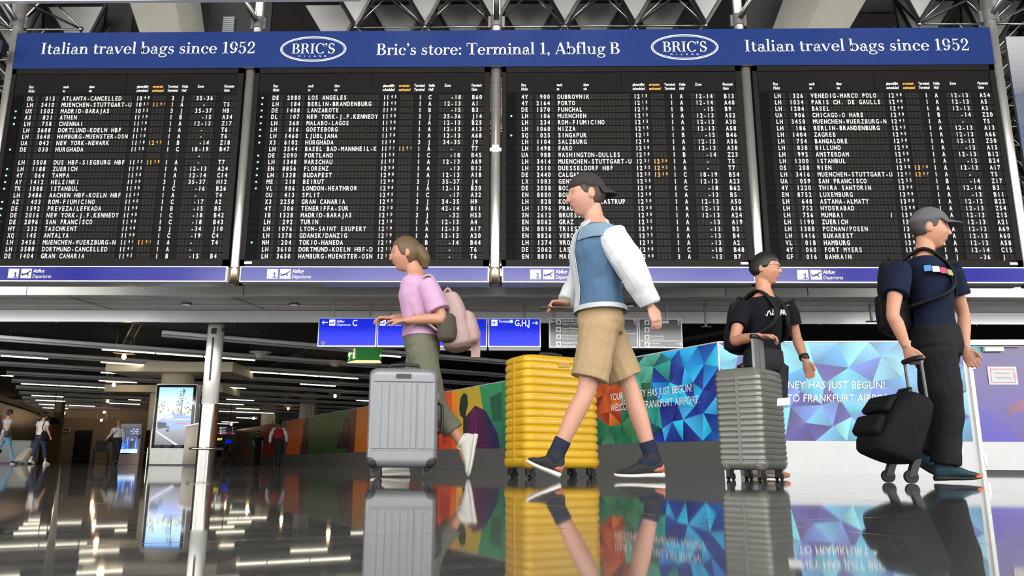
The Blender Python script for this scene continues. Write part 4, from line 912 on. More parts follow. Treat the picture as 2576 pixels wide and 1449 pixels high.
# painted portrait panels farther along the hoarding (broad colour fields with slanted edges)
BANDS = [(1390, 1395, '#0f4a34', '#1b5a3c'), (1262, 1262, '#155a3a', '#0e3c2a'), (1205, 1230, '#1d6a44', '#11402c'), (1150, 1150, '#8a7a1c', '#a07020'), (1135, 1138, '#b86a14', '#a0360f'), (1105, 1105, '#a8401a', '#8a2a14'), (960, 960, '#7a1c10', '#5c1010'), (925, 925, '#a03c10', '#7c2a0c'), (895, 893, '#a05c12', '#8a4a10'), (878, 872, '#4a1016', '#2c0c14'), (862, 828, '#1a4a28', '#14381e'), (775, 778, '#1a4422', '#123418'), (766, 756, '#3c1418', '#2a0e1a'), (718, 722, '#8a3010', '#a04410'), (700, 716, '#12482c', '#0e3050'), (664, 664, '#7a2a0e', '#66140c'), (655, 658, '#8a300e', '#a0240c'), (625, 628, '#2a5a3a', '#1c4426'), (615, 617, '#4a1c30', '#6a1024'), (607, 608, '#5a3416', '#3a1c10'), (590, 590, '#223038', '#1c2430')]
prev = None
for ut, ub, c0, c1 in BANDS:
    st, sb = s_of(ut), s_of(ub)
    if prev is None: prev = (SC_, SC_)
    c0, c1 = [tuple(x*2.2 for x in lin(c)) for c in (c0, c1)]; mb.c = [c1, c1, c0, c0]
    a0, a1 = min(prev[1], SL_), min(sb, SL_); b0, b1 = min(prev[0], SL_), min(st, SL_)
    q = lambda s, z: CORN+ND*s+up*z-NWALL*.004
    mb.quad(q(a1, MZ), q(a0, MZ), q(b0, HZ), q(b1, HZ)); prev = (st, sb)
def wpoly(pts, c, off=.008): mb.c = lin(c); mb.add([wallpt(u, v)-NWALL*off for u, v in pts], [tuple(range(len(pts)))])
wpoly([(1172, 1048), (1196, 1020), (1216, 1030), (1236, 1072), (1256, 1128), (1168, 1128)], '#4a1440'); wpoly([(1216, 1030), (1224, 1036), (1252, 1090), (1258, 1128), (1238, 1128)], '#231a48', .01)
wpoly([(1185, 1034), (1196, 1020), (1204, 1060), (1198, 1128), (1186, 1128)], '#5c1a4c', .011)
wpoly([(1160, 1000), (1168, 988), (1176, 994), (1178, 1018), (1172, 1042), (1172, 1128), (1166, 1128), (1166, 1052), (1158, 1044), (1156, 1026)], '#0e2a24', .012)
wpoly([(1232, 1000), (1262, 985), (1262, 1060), (1240, 1060)], '#17583a', .006); wpoly([(1110, 1060), (1134, 1040), (1134, 1100), (1112, 1126)], '#b03014', .006)
wpoly([(866, 1052), (872, 1046), (878, 1060), (880, 1090), (874, 1128), (846, 1128), (852, 1100), (862, 1086)], '#1c0a14', .012); wpoly([(868, 1062), (874, 1060), (876, 1086), (870, 1092)], '#6a2a1c', .014)
wpoly([(882, 1106), (884, 1120), (880, 1136), (876, 1138)], '#241830', .012); wpoly([(764, 1066), (770, 1062), (772, 1090), (776, 1128), (756, 1128), (762, 1096)], '#260c1c', .012)
wpoly([(836, 1090), (862, 1088), (850, 1104), (832, 1106)], '#17401f', .012); wpoly([(700, 1100), (716, 1128), (722, 1140), (706, 1140)], '#0d3a4a', .012)
mb.build('printed_mural', MP, T)
rt = -ND
mb = MB()
for s, u0, v0, u1, vt in (('YOUR JOURNEY HAS JUST BEGUN!', 1536, 1008, 1745, 991), ('WELCOME TO FRANKFURT AIRPORT.', 1537, 1035, 1763, 1018)):
    p = wallpt(u0, v0); q = wallpt(u1, v0); w = (V((q.x-p.x, q.y-p.y, 0))).length; h = wallpt(u0, vt).z-p.z
    text(mb, s, p-NWALL*.014, h, rt=rt, up=(0, 0, 1), width=w, shear=.12)
mb.build('lettering', WHITE, T)
# front face of the hoarding
FX = 7.42; FL = (FX-CX0)
T = struct(bpy.data.objects.new('wall_front', None)); COL.objects.link(T); T.location = CORN; ORG['wall_front'] = CORN
NF = V((-FD.y, FD.x, 0))
MB().fbox(CORN+FD*.002, FD*FL, NF*.1, (0, 0, MZ)).build('base_board', M_BASE, T); MB().fbox(CORN+FD*.002+up*MZ, FD*FL, NF*.1, (0, 0, HZ-MZ)).build('backing', M_BASE, T)
MB().fbox(CORN+up*HZ-NF*.012, FD*(FL+2.5), NF*.12, (0, 0, .022)).build('top_edge', mat('pale_edge', (.5, .5, .5), .4), T)
mb = MB()
for tri, cols in facets(FL, HZ-MZ, 54, pal_front, 21): mb.c = cols; mb.add([CORN+FD*p.x+up*(MZ+p.y)-NF*.004 for p in tri], [(0, 1, 2)])
mb.build('printed_mural', MP, T)
def frpt(u, v): d = ray(u, v); o = V((0, 0, CAMH)); return o+d*(NF.dot(CORN-o)/NF.dot(d))
mb = MB()
for s, part, u0, u1, vb, vt in (('YOUR JOURNEY HAS JUST BEGUN!', 'HAS JUST BEGUN!', 2032, 2226, 977.5, 959.5), ('WELCOME TO FRANKFURT AIRPORT.', 'FRANKFURT AIRPORT.', 2019, 2256, 1011, 993)):
    p = frpt(u0, vb); q = frpt(u1, vb); w = (q-p).length; h = frpt(u0, vt).z-p.z; xs = w/text_w(part, h)
    text(mb, s, q-NF*.012, h, rt=FD, up=(0, 0, 1), xs=xs, shear=.12, align='r')
mb.build('lettering', WHITE, T)
MB().fbox(CORN+V((-.012, -.012, 0)), (.024, 0, 0), (0, .024, 0), (0, 0, HZ)).build('corner_bead', mat('pale_edge', (.5, .5, .5), .4), T)
# service door in the hoarding
D0 = CORN+FD*FL
T = struct(bpy.data.objects.new('door_1', None)); COL.objects.link(T); T.location = D0; ORG['door_1'] = D0
def dbox(n, m, a, b, z0, z1, o0, o1, bev=0):
    o = MB().fbox(D0+FD*a+NF*o0+up*z0, FD*(b-a), NF*(o1-o0), (0, 0, z1-z0)).build(n, m, T); return bevel(o, bev) if bev else o
M_DW = mat('white_door_paint', (.68, .68, .64), .4)
dbox('door_frame', M_DW, .06, .12, 0, 2.12, -.05, .1, .006); dbox('lintel', M_DW, .06, 2.0, 2.04, 2.13, -.05, .1, .006)
dbox('door_leaf', M_BASE, .13, 1.98, .06, 2.03, -.01, .04); dbox('threshold_gap', BLACK, .13, 2.0, 0, .06, .02, .1)  # black strip stands in for the dark gap under the leaf
dbox('hoarding_strip', M_BASE, 0, .06, 0, 2.1, 0, .08)
dbox('door_closer', M_DW, .32, .62, 1.93, 2.0, -.09, -.02, .01); dbox('closer_arm', GREYM, .28, .9, 2.005, 2.02, -.07, -.05); dbox('hinge', STEEL, .11, .155, 1.65, 1.85, -.06, -.01, .004); dbox('hinge', STEEL, .11, .155, .12, .32, -.06, -.01, .004)
mb = MB()
def dq(pts, c): mb.c = [lin(x) for x in c] if isinstance(c, list) else lin(c); mb.add([D0+FD*a+up*z-NF*(.012+.001*len(mb.f)) for a, z in pts], [tuple(range(len(pts)))])
dq([(.13, .5), (1.98, .5), (1.98, 2.03), (.13, 2.03)], ['#4a3c90', '#6a3a6a', '#54406a', '#453a66'])
for pts, c in (([(.13, 1.85), (.45, 1.95), (.5, 2.03), (.13, 2.03)], '#2f7a80'), ([(.75, .5), (1.98, .5), (1.98, 1.0), (1.4, .95)], ['#3a3478', '#6a3a66', '#b8384c', '#5a3660']), ([(.6, .9), (1.15, 1.2), (1.1, 1.25), (.55, 1.05)], ['#5a3a62', '#b84a58', '#a04458', '#5a3a62']), ([(1.1, 1.6), (1.98, 1.1), (1.98, 1.65)], ['#8a3c5a', '#c84456', '#b04058']), ([(.13, .5), (.7, .5), (.5, .95), (.13, 1.0)], ['#3c2f9c', '#4238a0', '#4c3a84', '#3c2f94']), ([(1.1, .9), (1.98, .78), (1.98, .98)], '#c04458')): dq(pts, c)
mb.build('printed_film', MP, T)
q0 = frpt(2481, 924); w_, h_ = .45, .29; pa = (frpt(2481, 924)-D0).dot(FD)
N_ = thing('paper_notice', 'white paper notice with red border taped to the hoarding door', 'notice', D0+FD*pa+up*1.5-NF*.03)
z0 = frpt(2486, 968).z
def nb(n, m, a, b, za, zb, o): MB().fbox(D0+FD*(pa+a)+up*(z0+za)-NF*o, FD*(b-a), NF*.002, (0, 0, zb-za)).build(n, m, N_)
nb('paper', mat('white_paper', (.5, .5, .5), .7), 0, w_, 0, h_, .024)
RB = mat('red_border_ink', (.6, .06, .08), .6); mb = MB()
for a, b, za, zb in ((.04, w_-.04, .035, .042), (.04, w_-.04, h_-.042, h_-.035), (.04, .047, .035, h_-.035), (w_-.047, w_-.04, .035, h_-.035)): mb.fbox(D0+FD*(pa+a)+up*(z0+za)-NF*.027, FD*(b-a), NF*.002, (0, 0, zb-za))
mb.build('red_border', RB, N_)
mb = MB(); text(mb, 'Feuerwehr', D0+FD*(pa+w_/2)+up*(z0+.17)-NF*.027, .036, rt=FD, align='c'); text(mb, 'Angriffsweg', D0+FD*(pa+w_/2)+up*(z0+.1)-NF*.027, .036, rt=FD, align='c'); mb.build('lettering', mat('grey_ink', (.3, .3, .3), .7), N_)

# ------------------------------------------------------------------ far end of the side hall
struct(MB().box(-34, 52, 0, -21.5, 52.2, 4.12).build('wall_end', M_BROWN))
struct(MB().hexa(((-20.6, 31, 0), (-20.4, 31, 0), (-29.4, 52, 0), (-29.6, 52, 0), (-20.6, 31, 2.55), (-20.4, 31, 2.55), (-29.4, 52, 2.75), (-29.6, 52, 2.75))).build('wall_side', mat('dark_shopfront', (.05, .042, .03), .25, var=.3, scale=1.2)))
struct(MB().hexa(((-20.7, 31, 2.5), (-20.25, 31, 2.5), (-29.2, 52, 2.7), (-29.6, 52, 2.7), (-20.7, 31, 2.7), (-20.25, 31, 2.7), (-29.2, 52, 2.95), (-29.6, 52, 2.95))).build('trim_8', M_BROWN))
p0 = at(181, 1166, 51.9); p1 = at(231, 1084, 51.9); D = struct(bx('door_2', mat('dark_grey_door', (.014, .015, .016), .45), None, p0.x, 51.85, 0, p1.x, 52, 2.12)); bx('door_handle', CHROME, D, p1.x-.16, 51.8, 1.0, p1.x-.1, 51.85, 1.12)
p0 = at(157, 1087, 51.8); p1 = at(177, 1076, 51.8); T = thing('framed_notice', 'small white framed notice on the taupe wall left of the dark door', 'notice', (p0.x, 51.8, p0.z))
bx('frame', WHITE, T, p0.x, 51.8, p0.z, p1.x, 51.86, p1.z); bx('notice', mat('grey_notice', (.12, .12, .1), .6), T, p0.x+.05, 51.78, p0.z+.05, p1.x-.05, 51.81, p1.z-.05)
p = at(128, 1166, 45); tag(bx('corner_pillar', mat('ochre_pillar', (.16, .11, .02), .5), None, p.x-.2, 45, 0, p.x+.2, 45.4, 4.1), 'slim ochre pillar behind the woman with the black shoulder bag', 'pillar')
p = at(143, 1058, 40); T = thing('ceiling_unit', 'black technical box hanging from the side hall ceiling above the shoulder bag', 'ceiling unit', (p.x, 40, p.z))
bx('case', BLACK, T, p.x-.22, 39.8, p.z-.2, p.x+.22, 40.2, p.z+.12, .02); mb = MB(); mb.cyl((p.x-.2, 40, p.z), (p.x-.2, 40, 4.12), .015, 6); mb.cyl((p.x+.2, 40, p.z), (p.x+.2, 40, 4.12), .015, 6); mb.build('hanger', DARK, T)
p0 = at(30, 1163, 30); p1 = at(78, 1111, 30); T = thing('counter', 'low grey counter front between the two women at left', 'counter', ((p0.x+p1.x)/2, 30, 0))
bx('front_panel', mat('grey_counter', (.2, .2, .185), .4), T, p0.x-2.5, 30, .05, p1.x, 30.6, p1.z, .01); bx('plinth', BLACK, T, p0.x-2.5, 30.05, 0, p1.x-.05, 30.55, .05); bx('counter_top', GREYM, T, p0.x-2.55, 29.96, p1.z, p1.x+.04, 30.64, p1.z+.04)
# far signs, partition and counter
T = thing('overhead_sign', 'black overhead direction board with three white rows, lowest row magenta, right of the white column', 'sign', at(566, 1082, 44))
def far_box(n, m, u0, v0, u1, v1, Y, P, d=.15): a = at(u0, v1, Y); b = at(u1, v0, Y); return bx(n, m, P, a.x, Y, a.z, b.x, Y+d, b.z)
far_box('sign_panel', BLACK, 538, 1072, 591, 1093, 44, T); far_box('magenta_row', mat('magenta_sign_row', (.16, .005, .06), .4, 0, .4), 539, 1086, 591, 1092.5, 43.97, T, .03)
mb = MB()
for v in (1079, 1085.5, 1092):
    a = at(553, v, 43.95); mb.box(a.x, 43.93, a.z, a.x+.1, 43.95, a.z+.09); a = at(559, v-2.5, 43.95); text(mb, 'Toiletten', (a.x, 43.94, a.z), .045, bold=1); a = at(559, v, 43.95); text(mb, 'Toilets', (a.x, 43.94, a.z), .04)
    a = at(583, v, 43.95); icon(mb, ARROW['r'] if v > 1080 else ARROW['u'], (a.x, 43.94, a.z), .09)
mb.build('lettering', M_WLIT, T); a = at(560, 1072, 44); mb = MB(); mb.cyl((a.x-.4, 44.05, a.z), (a.x-.4, 44.05, 4.12), .02, 6); mb.cyl((a.x+.4, 44.05, a.z), (a.x+.4, 44.05, 4.12), .02, 6); mb.build('hanger_rod', DARK, T)
T = thing('overhead_sign', 'small blue lit sign with an up arrow above the far counter', 'sign', at(583, 1115, 54)); far_box('sign_panel', M_BLIT, 566, 1106, 593, 1116, 54, T); a = at(585, 1114, 53.9); mb = MB(); icon(mb, ARROW['u'], (a.x, 53.93, a.z), .2); mb.build('arrow', M_WLIT, T)
mb = MB(); a = at(570, 1106, 54); mb.cyl((a.x, 54.1, a.z), (a.x, 54.1, 4.12), .02, 6); mb.build('hanger_rod', DARK, T)
T = thing('overhead_sign', 'small dark sign with yellow digits left of the blue arrow sign', 'sign', at(552, 1105, 55)); far_box('sign_panel', BLACK, 541, 1102, 562, 1108, 55, T); mb = MB(); a = at(545, 1107.5, 54.97); text(mb, '1019', (a.x, 54.98, a.z), .14, bold=1, xs=.9); mb.build('digits', mat('yellow_led_digits', (.8, .75, .05), .4, 0, 1.5), T)
mb = MB(); a = at(552, 1102, 55); mb.cyl((a.x, 55.1, a.z), (a.x, 55.1, 4.12), .02, 6); mb.build('hanger_rod', DARK, T)
a = at(520, 1167, 64); b = at(586, 1107, 64); T = thing('partition', 'pale partition wall behind the far travellers', 'partition', ((a.x+b.x)/2, 64, 0)); bx('panel', mat('pale_partition', (.3, .27, .2), .5), T, a.x, 64, .05, b.x, 64.15, b.z); bx('foot_rail', GREYM, T, a.x, 64, 0, b.x, 64.15, .05); mb = MB(); p = at(566, 1114, 63.95); text(mb, 'DFS', (p.x, 63.98, p.z), .12, shear=.2); mb.build('lettering', GREYM, T)
a = at(578, 1166, 57); b = at(593, 1131, 57); T = thing('counter', 'pale far counter at the near end of the painted hoarding', 'counter', ((a.x+b.x)/2, 57, 0)); bx('body', mat('pale_counter', (.3, .25, .2), .5), T, a.x, 57, 0, b.x, 57.5, b.z); bx('counter_top', GREYM, T, a.x-.04, 56.95, b.z, b.x+.04, 57.55, b.z+.04)

# ------------------------------------------------------------------ people
def catmull(pts, vals, n):
    out = []; m = len(pts)
    for i in range(m-1):
        p0, p1, p2, p3 = pts[max(i-1, 0)], pts[i], pts[i+1], pts[min(i+2, m-1)]
        for k in range(n):
            t = k/n; a = .5*((2*p1)+(p2-p0)*t+(2*p0-5*p1+4*p2-p3)*t*t+(3*p1-p0-3*p2+p3)*t**3)
            out.append((a, vals[i]+(vals[i+1]-vals[i])*(t*t*(3-2*t))))
    out.append((pts[-1], vals[-1])); return out
def limb(mb, pts, rad, n=14, sub=4):
    c = catmull([V(p) for p in pts], rad, sub); mb.tube([p for p, r in c], [r for p, r in c], n)
def remeshed(mb, name, material, parent, vox, smooth=3, disp=0, dscale=.12):
    me = bpy.data.meshes.new('t'); org = parent_org(parent); me.from_pydata([tuple(v-org) for v in mb.v], [], mb.f)
    o = bpy.data.objects.new('t', me); COL.objects.link(o)
    m = o.modifiers.new('r', 'REMESH'); m.mode = 'VOXEL'; m.voxel_size = vox; m.use_smooth_shade = True
    if smooth: s = o.modifiers.new('s', 'SMOOTH'); s.factor = .5; s.iterations = smooth
    if disp:
        t = bpy.data.textures.new('folds', 'CLOUDS'); t.noise_scale = dscale; t.noise_depth = 1
        d = o.modifiers.new('d', 'DISPLACE'); d.texture = t; d.strength = disp; d.mid_level = .5; d.texture_coords = 'LOCAL'
    bpy.context.view_layer.update(); dg = bpy.context.evaluated_depsgraph_get()
    nm = bpy.data.meshes.new_from_object(o.evaluated_get(dg)); nm.name = name; bpy.data.objects.remove(o); bpy.data.meshes.remove(me)
    nm.materials.clear(); nm.materials.append(material); nm.polygons.foreach_set('use_smooth', [True]*len(nm.polygons))
    r = bpy.data.objects.new(name, nm); COL.objects.link(r); ORG[r.name] = V(org)
    r.parent = parent; return r
def g1(x, s): return exp(-(x/s)**2)
def head_pt(th, ph, s, off=0, female=False):
    cx, cy, cz = cos(ph)*cos(th), cos(ph)*sin(th), sin(ph)
    X, Y, Z = .098*cx, .076*cy, .12*cz
    if cz < 0:
        Y *= 1-(.27 if female else .2)*(-cz)**1.3
        if cx < 0: X *= 1-.42*min(1, -cz*1.4)
    if cx < 0 and cz > -.2: X *= 1.04
    if cx > .15:
        w = min(1, (cx-.15)/.3)
        pr = 0
        if -.036 < Z < .03: pr = (.03-Z)/.058 if Z > -.028 else max(0, 1-(-.028-Z)/.008)
        X += w*.024*g1(Y, .0105+.005*max(0, pr-.4))*pr
        X -= w*.011*g1(abs(Y)-.031, .017)*g1(Z-.01, .014); X += w*.005*g1(Z-.034, .009)*g1(Y, .05)
        X += w*.006*g1(abs(Y)-.04, .02)*g1(Z+.02, .02); X += w*.006*g1(Y, .022)*g1(Z+.056, .013); X -= w*.004*g1(Z+.057, .0035)*g1(Y, .022)
        X += w*.012*g1(Y, .026)*g1(Z+.098, .02); X -= w*.004*g1(Z+.078, .008)*g1(Y, .03)
    k = s*(1+off); return V((X*k, Y*k, Z*k))
def smst(a, b, x): t = min(1, max(0, (x-a)/(b-a))); return t*t*(3-2*t)
class Head:
    def __init__(h, c, fwd, up, s, female=False):
        h.c = V(c); h.f = V(fwd).normalized(); u = V(up).normalized(); h.l = u.cross(h.f).normalized(); h.u = h.f.cross(h.l).normalized(); h.s = s; h.fem = female
    def w(h, p): return h.c+h.f*p.x+h.l*p.y+h.u*p.z
    def loc(h, x, y, z): return h.w(V((x, y, z))*h.s)
    def mesh(h, mb, off=None, nt=56, npn=40):
        rs = []
        for j in range(1, npn):
            ph = -pi/2+pi*j/npn; r = []
            for i in range(nt):
                th = 2*pi*i/nt; o = off(th if th < pi else th-2*pi, ph) if off else 0
                r.append(h.w(head_pt(th, ph, h.s, o, h.fem)))
            rs.append(r)
        mb.rings(rs)
    def ears(h, mb):
        for s in (-1, 1):
            mb.ball(h.loc(-.012, s*.076, -.004), .03*h.s, 6, (.62, .3, 1.05), (h.f, h.l, h.u))
def hair_off(line=.35, back=-.55, thick=.09, side=0.0):
    def f(th, ph):
        a = abs(th); low = line if a < .9 else line+(side-line)*smst(.9, 1.35, a) if a < 1.35 else side+(back-side)*smst(1.35, 2.1, a)
        return -.06+(thick+.06)*smst(low-.1, low+.12, ph)+.012*sin(th*13)*sin(ph*9)
    return f
def hand(mb, wrist, d, palm, s, curl=.5, side=1, thumb=.5):
    d = V(d).normalized(); n = V(palm).normalized(); n = (n-d*n.dot(d)).normalized(); l = n.cross(d)*side; w = V(wrist)
    def rect(c, a, b): return [c+l*(a*cos(t))+n*(b*sin(t)) for t in [2*pi*k/14 for k in range(14)]]
    mb.rings([rect(w-d*.02*s, .026*s, .02*s), rect(w+d*.015*s, .029*s, .018*s), rect(w+d*.05*s, .041*s, .016*s), rect(w+d*.09*s, .043*s, .013*s), rect(w+d*.1*s, .038*s, .009*s)])
    for k, (y, L) in enumerate(((.032, .068), (.011, .08), (-.0105, .075), (-.031, .06))):
        p = w+d*.086*s+l*y*s; a = 0; pts = [p-d*.012*s, p]; r = .0092 if k < 3 else .008
        for q, fr in enumerate((.45, .32, .23)):
            a += curl*(.75 if q == 0 else .95)+.06*k*curl; p = p+(d*cos(a)+n*sin(a)+l*(y*.8*(1-curl)))*(L*fr*s); pts.append(p)
        mb.tube(pts, [r*s, r*s, r*.97*s, r*.9*s, r*.72*s], 9)
    p = w+d*.022*s+l*.024*s; dv = (d*.75+l*.62+n*.35*thumb).normalized(); dv2 = (d*.95+l*.18+n*(.3+.5*thumb)).normalized()
    mb.tube((p, p+dv*.038*s, p+dv*.04*s+dv2*.03*s, p+dv*.04*s+dv2*.055*s), [.0135*s, .0115*s, .0105*s, .0078*s], 9)
M_EYE = mat('eye_white', (.55, .52, .48), .35, var=0); M_IRIS = mat('dark_iris', (.05, .03, .02), .15, var=0)
M_LIP = mat('lip_tone', (.42, .14, .11), .45, var=.05)
def ribbon(mb, pts, w, th, wd):
    c = [p for p, r in catmull([V(x) for x in pts], [0]*len(pts), 5)]; rs = []; wd = V(wd).normalized()
    for i in range(len(c)):
        t = (c[min(i+1, len(c)-1)]-c[max(i-1, 0)]).normalized(); w_ = (wd-t*wd.dot(t)).normalized(); n = t.cross(w_)
        rs.append([c[i]+w_*(a*w/2)+n*(b*th/2) for a, b in ((-1, -1), (1, -1), (1, 1), (-1, 1))])
    mb.rings(rs); return mb
def skin_mat(name, c): return mat(name, c, .5, var=.06, scale=25, bump=.06, bscale=140)
SK1 = skin_mat('fair_skin', (.58, .3, .205)); SK2 = skin_mat('tanned_skin', (.52, .25, .15)); SK3 = skin_mat('warm_skin', (.55, .26, .16)); SKD = skin_mat('brown_skin', (.12, .055, .03))
def torso_rings(P, lat, dep, scale, which):
    out = []
    for (c, a, b) in which: out.append([c+lat*(a*cos(2*pi*k/24)*scale)+dep*(b*sin(2*pi*k/24)*scale) for k in range(24)])
    return out
class Person:
    """J: joints in world space. fwd: chest direction. face: gaze direction."""
    def __init__(p, label, J, fwd, face, s, skin, group=None, female=False, vox=.0055, hands=(), base=None, tilt=0):
        p.J = {k: V(v) for k, v in J.items()}; p.s = s; p.fem = female; p.vox = vox
        b = base or V(((J['pelvis'][0]), J['pelvis'][1], 0)); p.root = thing('person', label, 'person', b, group)
        j = p.J; p.f = V(fwd).normalized(); p.f.z = 0; p.f.normalize(); p.lat = V((0, 0, 1)).cross(p.f)
        p.skin = skin; mb = MB()
        p.spine(); mb.rings(torso_rings(p, p.lat, p.f, 1, p.sp))
        for S in 'LR':
            sh, el, wr = j['sh'+S], j['el'+S], j['wr'+S]
            limb(mb, (sh+p.lat*(.015*s*(-1 if S == 'L' else 1)), sh.lerp(el, .5), el, el.lerp(wr, .3), wr), [.052*s, .045*s, .037*s, .04*s, .026*s])
            hp, kn, an = j['hip'+S], j['kn'+S], j['an'+S]
            limb(mb, (hp, hp.lerp(kn, .45), kn, kn.lerp(an, .3), an), [.088*s, .073*s, .052*s, .054*s, .035*s])
            toe = j['toe'+S]; fd = (toe-an); limb(mb, (an, an+fd*.3+V((0, 0, -.025*s)), toe-fd*.2), [.034*s, .026*s, .016*s], 10)
        for S, kw in hands: hand(mb, j['wr'+S], kw.pop('d'), kw.pop('palm'), s*.97, **kw)
        H = p.H = Head(j['head'], face, (j['head']-j['neck']).normalized()*.35+V((0, 0, 1)), s*1.1, female)
        limb(mb, (j['neck']-V((0, 0, .05*s)), j['neck'], H.loc(-.02, 0, -.05)), [.066*s, .058*s, .056*s])
        H.mesh(mb); H.ears(mb)
        p.body = remeshed(mb, 'body', skin, p.root, vox, 2)
        if vox < .01: p.face()
    def spine(p):
        j = p.J; s = p.s; pe, nk = j['pelvis'], j['neck']; up = nk-pe; q = lambda t: pe+up*t
        hw = (.155 if p.fem else .15)*s; ch = (.15 if p.fem else .165)*s; sw = (.15 if p.fem else .17)*s
        p.sp = [(q(-.17), .09*s, .08*s), (q(-.1), hw*.9, .1*s), (q(.0), hw, .112*s), (q(.14), hw*.96, .108*s), (q(.3), (.128 if p.fem else .14)*s, .098*s), (q(.5), ch*.93, .108*s), (q(.68), ch, .118*s), (q(.82), sw, .105*s), (q(.91), sw*.8, .086*s), (q(.97), .105*s, .072*s), (q(1.05), .064*s, .06*s)]
    def face(p):
        H = p.H
        for y in (-.031, .031):
            e = MB().ball(H.loc(.0685, y, .01), .0125*H.s, 8).build('eye', M_EYE, p.root, smooth=True)
            MB().ball(H.loc(.0745, y, .01), .0078*H.s, 6).build('iris', M_IRIS, e, smooth=True)
            MB().tube([H.loc(.082-.5*abs(k)*.02, y+k*.016, .033+.003*(1-abs(k))) for k in (-1, -.3, .4, 1)], [.002, .0036, .0034, .0018], 6).build('eyebrow', p.hairm if hasattr(p, 'hairm') else M_IRIS, p.root)
        MB().tube([H.loc(.0885-.012*abs(k)**1.5, k*.022, -.0565) for k in (-1, -.5, 0, .5, 1)], [.002, .0055, .0065, .0055, .002], 8).build('lips', M_LIP, p.root, smooth=True)
    def hair(p, m, off, extra=None, name='hair'):
        mb = MB(); p.H.mesh(mb, off, 64, 44)
        if extra: extra(mb, p.H); return remeshed(mb, name, m, p.root, max(p.vox*1.2, .006), 2)
        return mb.build(name, m, p.root, smooth=True)
    def cap(p, m, brim=True, back=False):
        H = p.H; mb = MB(); bs = -1 if back else 1; H.mesh(mb, lambda th, ph: -.1+.26*smst(.3, .42, ph+.12*(abs(th) > 1.4)), 64, 44)
        o = mb.build('cap', m, p.root, smooth=True)
        if brim:
            mb = MB(); vs = []
            for k in range(13):
                a = -1.0+2.0*k/12; vs.append([H.loc(bs*(.088*cos(a)), .08*sin(a)*bs, .05), H.loc(bs*(.1*cos(a)+.07*cos(a*1.2)), .085*sin(a)*bs, .034-.01*a*a-(.03 if back else 0))])
            vv = [x for q in vs for x in q]; n = len(vv)
            fs = [(2*i, 2*i+1, 2*i+3, 2*i+2) for i in range(12)]
            mb.add(vv+[x+H.u*.006 for x in vv], [tuple(reversed(f)) for f in fs]+[tuple(i+n for i in f) for f in fs]+[(2*i+1, n+2*i+1, n+2*i+3, 2*i+3) for i in range(12)]+[(2*i+2, n+2*i+2, n+2*i, 2*i) for i in range(12)])
            mb.build('brim', m, o)
        return o
    def shirt(p, m, hem=.1, sleeve=.55, loose=1.12, sl=1.32, name='shirt', flare=1.0, cuff=None, disp=.012, smat=None):
        j = p.J; s = p.s; mb = MB(); n = len(p.sp); pe, nk = j['pelvis'], j['neck']; up = nk-pe; rs = [r for r in p.sp if (r[0]-pe).dot(up)/up.dot(up) >= hem and r[0] != p.sp[-1][0]]
        h0 = pe+up*hem; base = rs[0]; rs = [(h0, base[1]*1.02*flare, base[2]*1.06*flare)]+rs
        mb.rings(torso_rings(p, p.lat, p.f, loose, [(c, a, b) for c, a, b in rs[:-1]]+[(rs[-1][0]-V((0, 0, .01*s)), rs[-1][1]*.95/loose*1.05, rs[-1][2]*1.1/loose)]))
        if smat: o = remeshed(mb, name, m, p.root, max(p.vox*1.35, .0075), 4, disp*s)
        for S in 'LR':
            sh, el, wr = j['sh'+S], j['el'+S], j['wr'+S]; sg = -1 if S == 'L' else 1
            a = sh+p.lat*(.03*s*sg)
            if smat: mb = MB()
            if sleeve <= 1: e = sh.lerp(el, sleeve); limb(mb, (a, sh.lerp(e, .5), e), [.06*s*sl/1.2, .052*s*sl, .05*s*sl*1.05])
            else: limb(mb, (a, sh.lerp(el, .5), el, el.lerp(wr, .5), el.lerp(wr, sleeve-1)), [.064*s*sl/1.2, .053*s*sl, .047*s*sl, .041*s*sl, .035*s*sl])
            if smat: remeshed(mb, 'sleeve', smat, o, max(p.vox*1.35, .0075), 4, disp*s)
        return o if smat else remeshed(mb, name, m, p.root, max(p.vox*1.35, .0075), 4, disp*s)
    def trousers(p, m, length=.95, knee=True, loose=1.14, top=.17, name='trousers', hemr=None, disp=.012):
        j = p.J; s = p.s; mb = MB(); pe, nk = j['pelvis'], j['neck']; up = nk-pe; h1 = pe+up*top
        rs = [p.sp[1], p.sp[2], (h1, p.sp[3][1]*.97, p.sp[3][2]*.97)]; mb.rings(torso_rings(p, p.lat, p.f, loose, rs))
        for S in 'LR':
            hp, kn, an = j['hip'+S], j['kn'+S], j['an'+S]
            if length <= .5:
                e = hp.lerp(kn, length*2); limb(mb, (hp+V((0, 0, .03*s)), hp.lerp(e, .5), e), [.1*s*loose, .09*s*loose*1.02, (hemr or .085)*s*loose])
            else:
                e = kn+(an-kn)*((length-.5)*2); limb(mb, (hp+V((0, 0, .03*s)), hp.lerp(kn, .45), kn, kn.lerp(e, .5), e), [.1*s*loose, .08*s*loose*1.03, .064*s*loose*1.02, .058*s*loose*1.06, (hemr or .048)*s*loose*1.1])
        return remeshed(mb, name, m, p.root, max(p.vox*1.35, .0075), 4, disp*s)
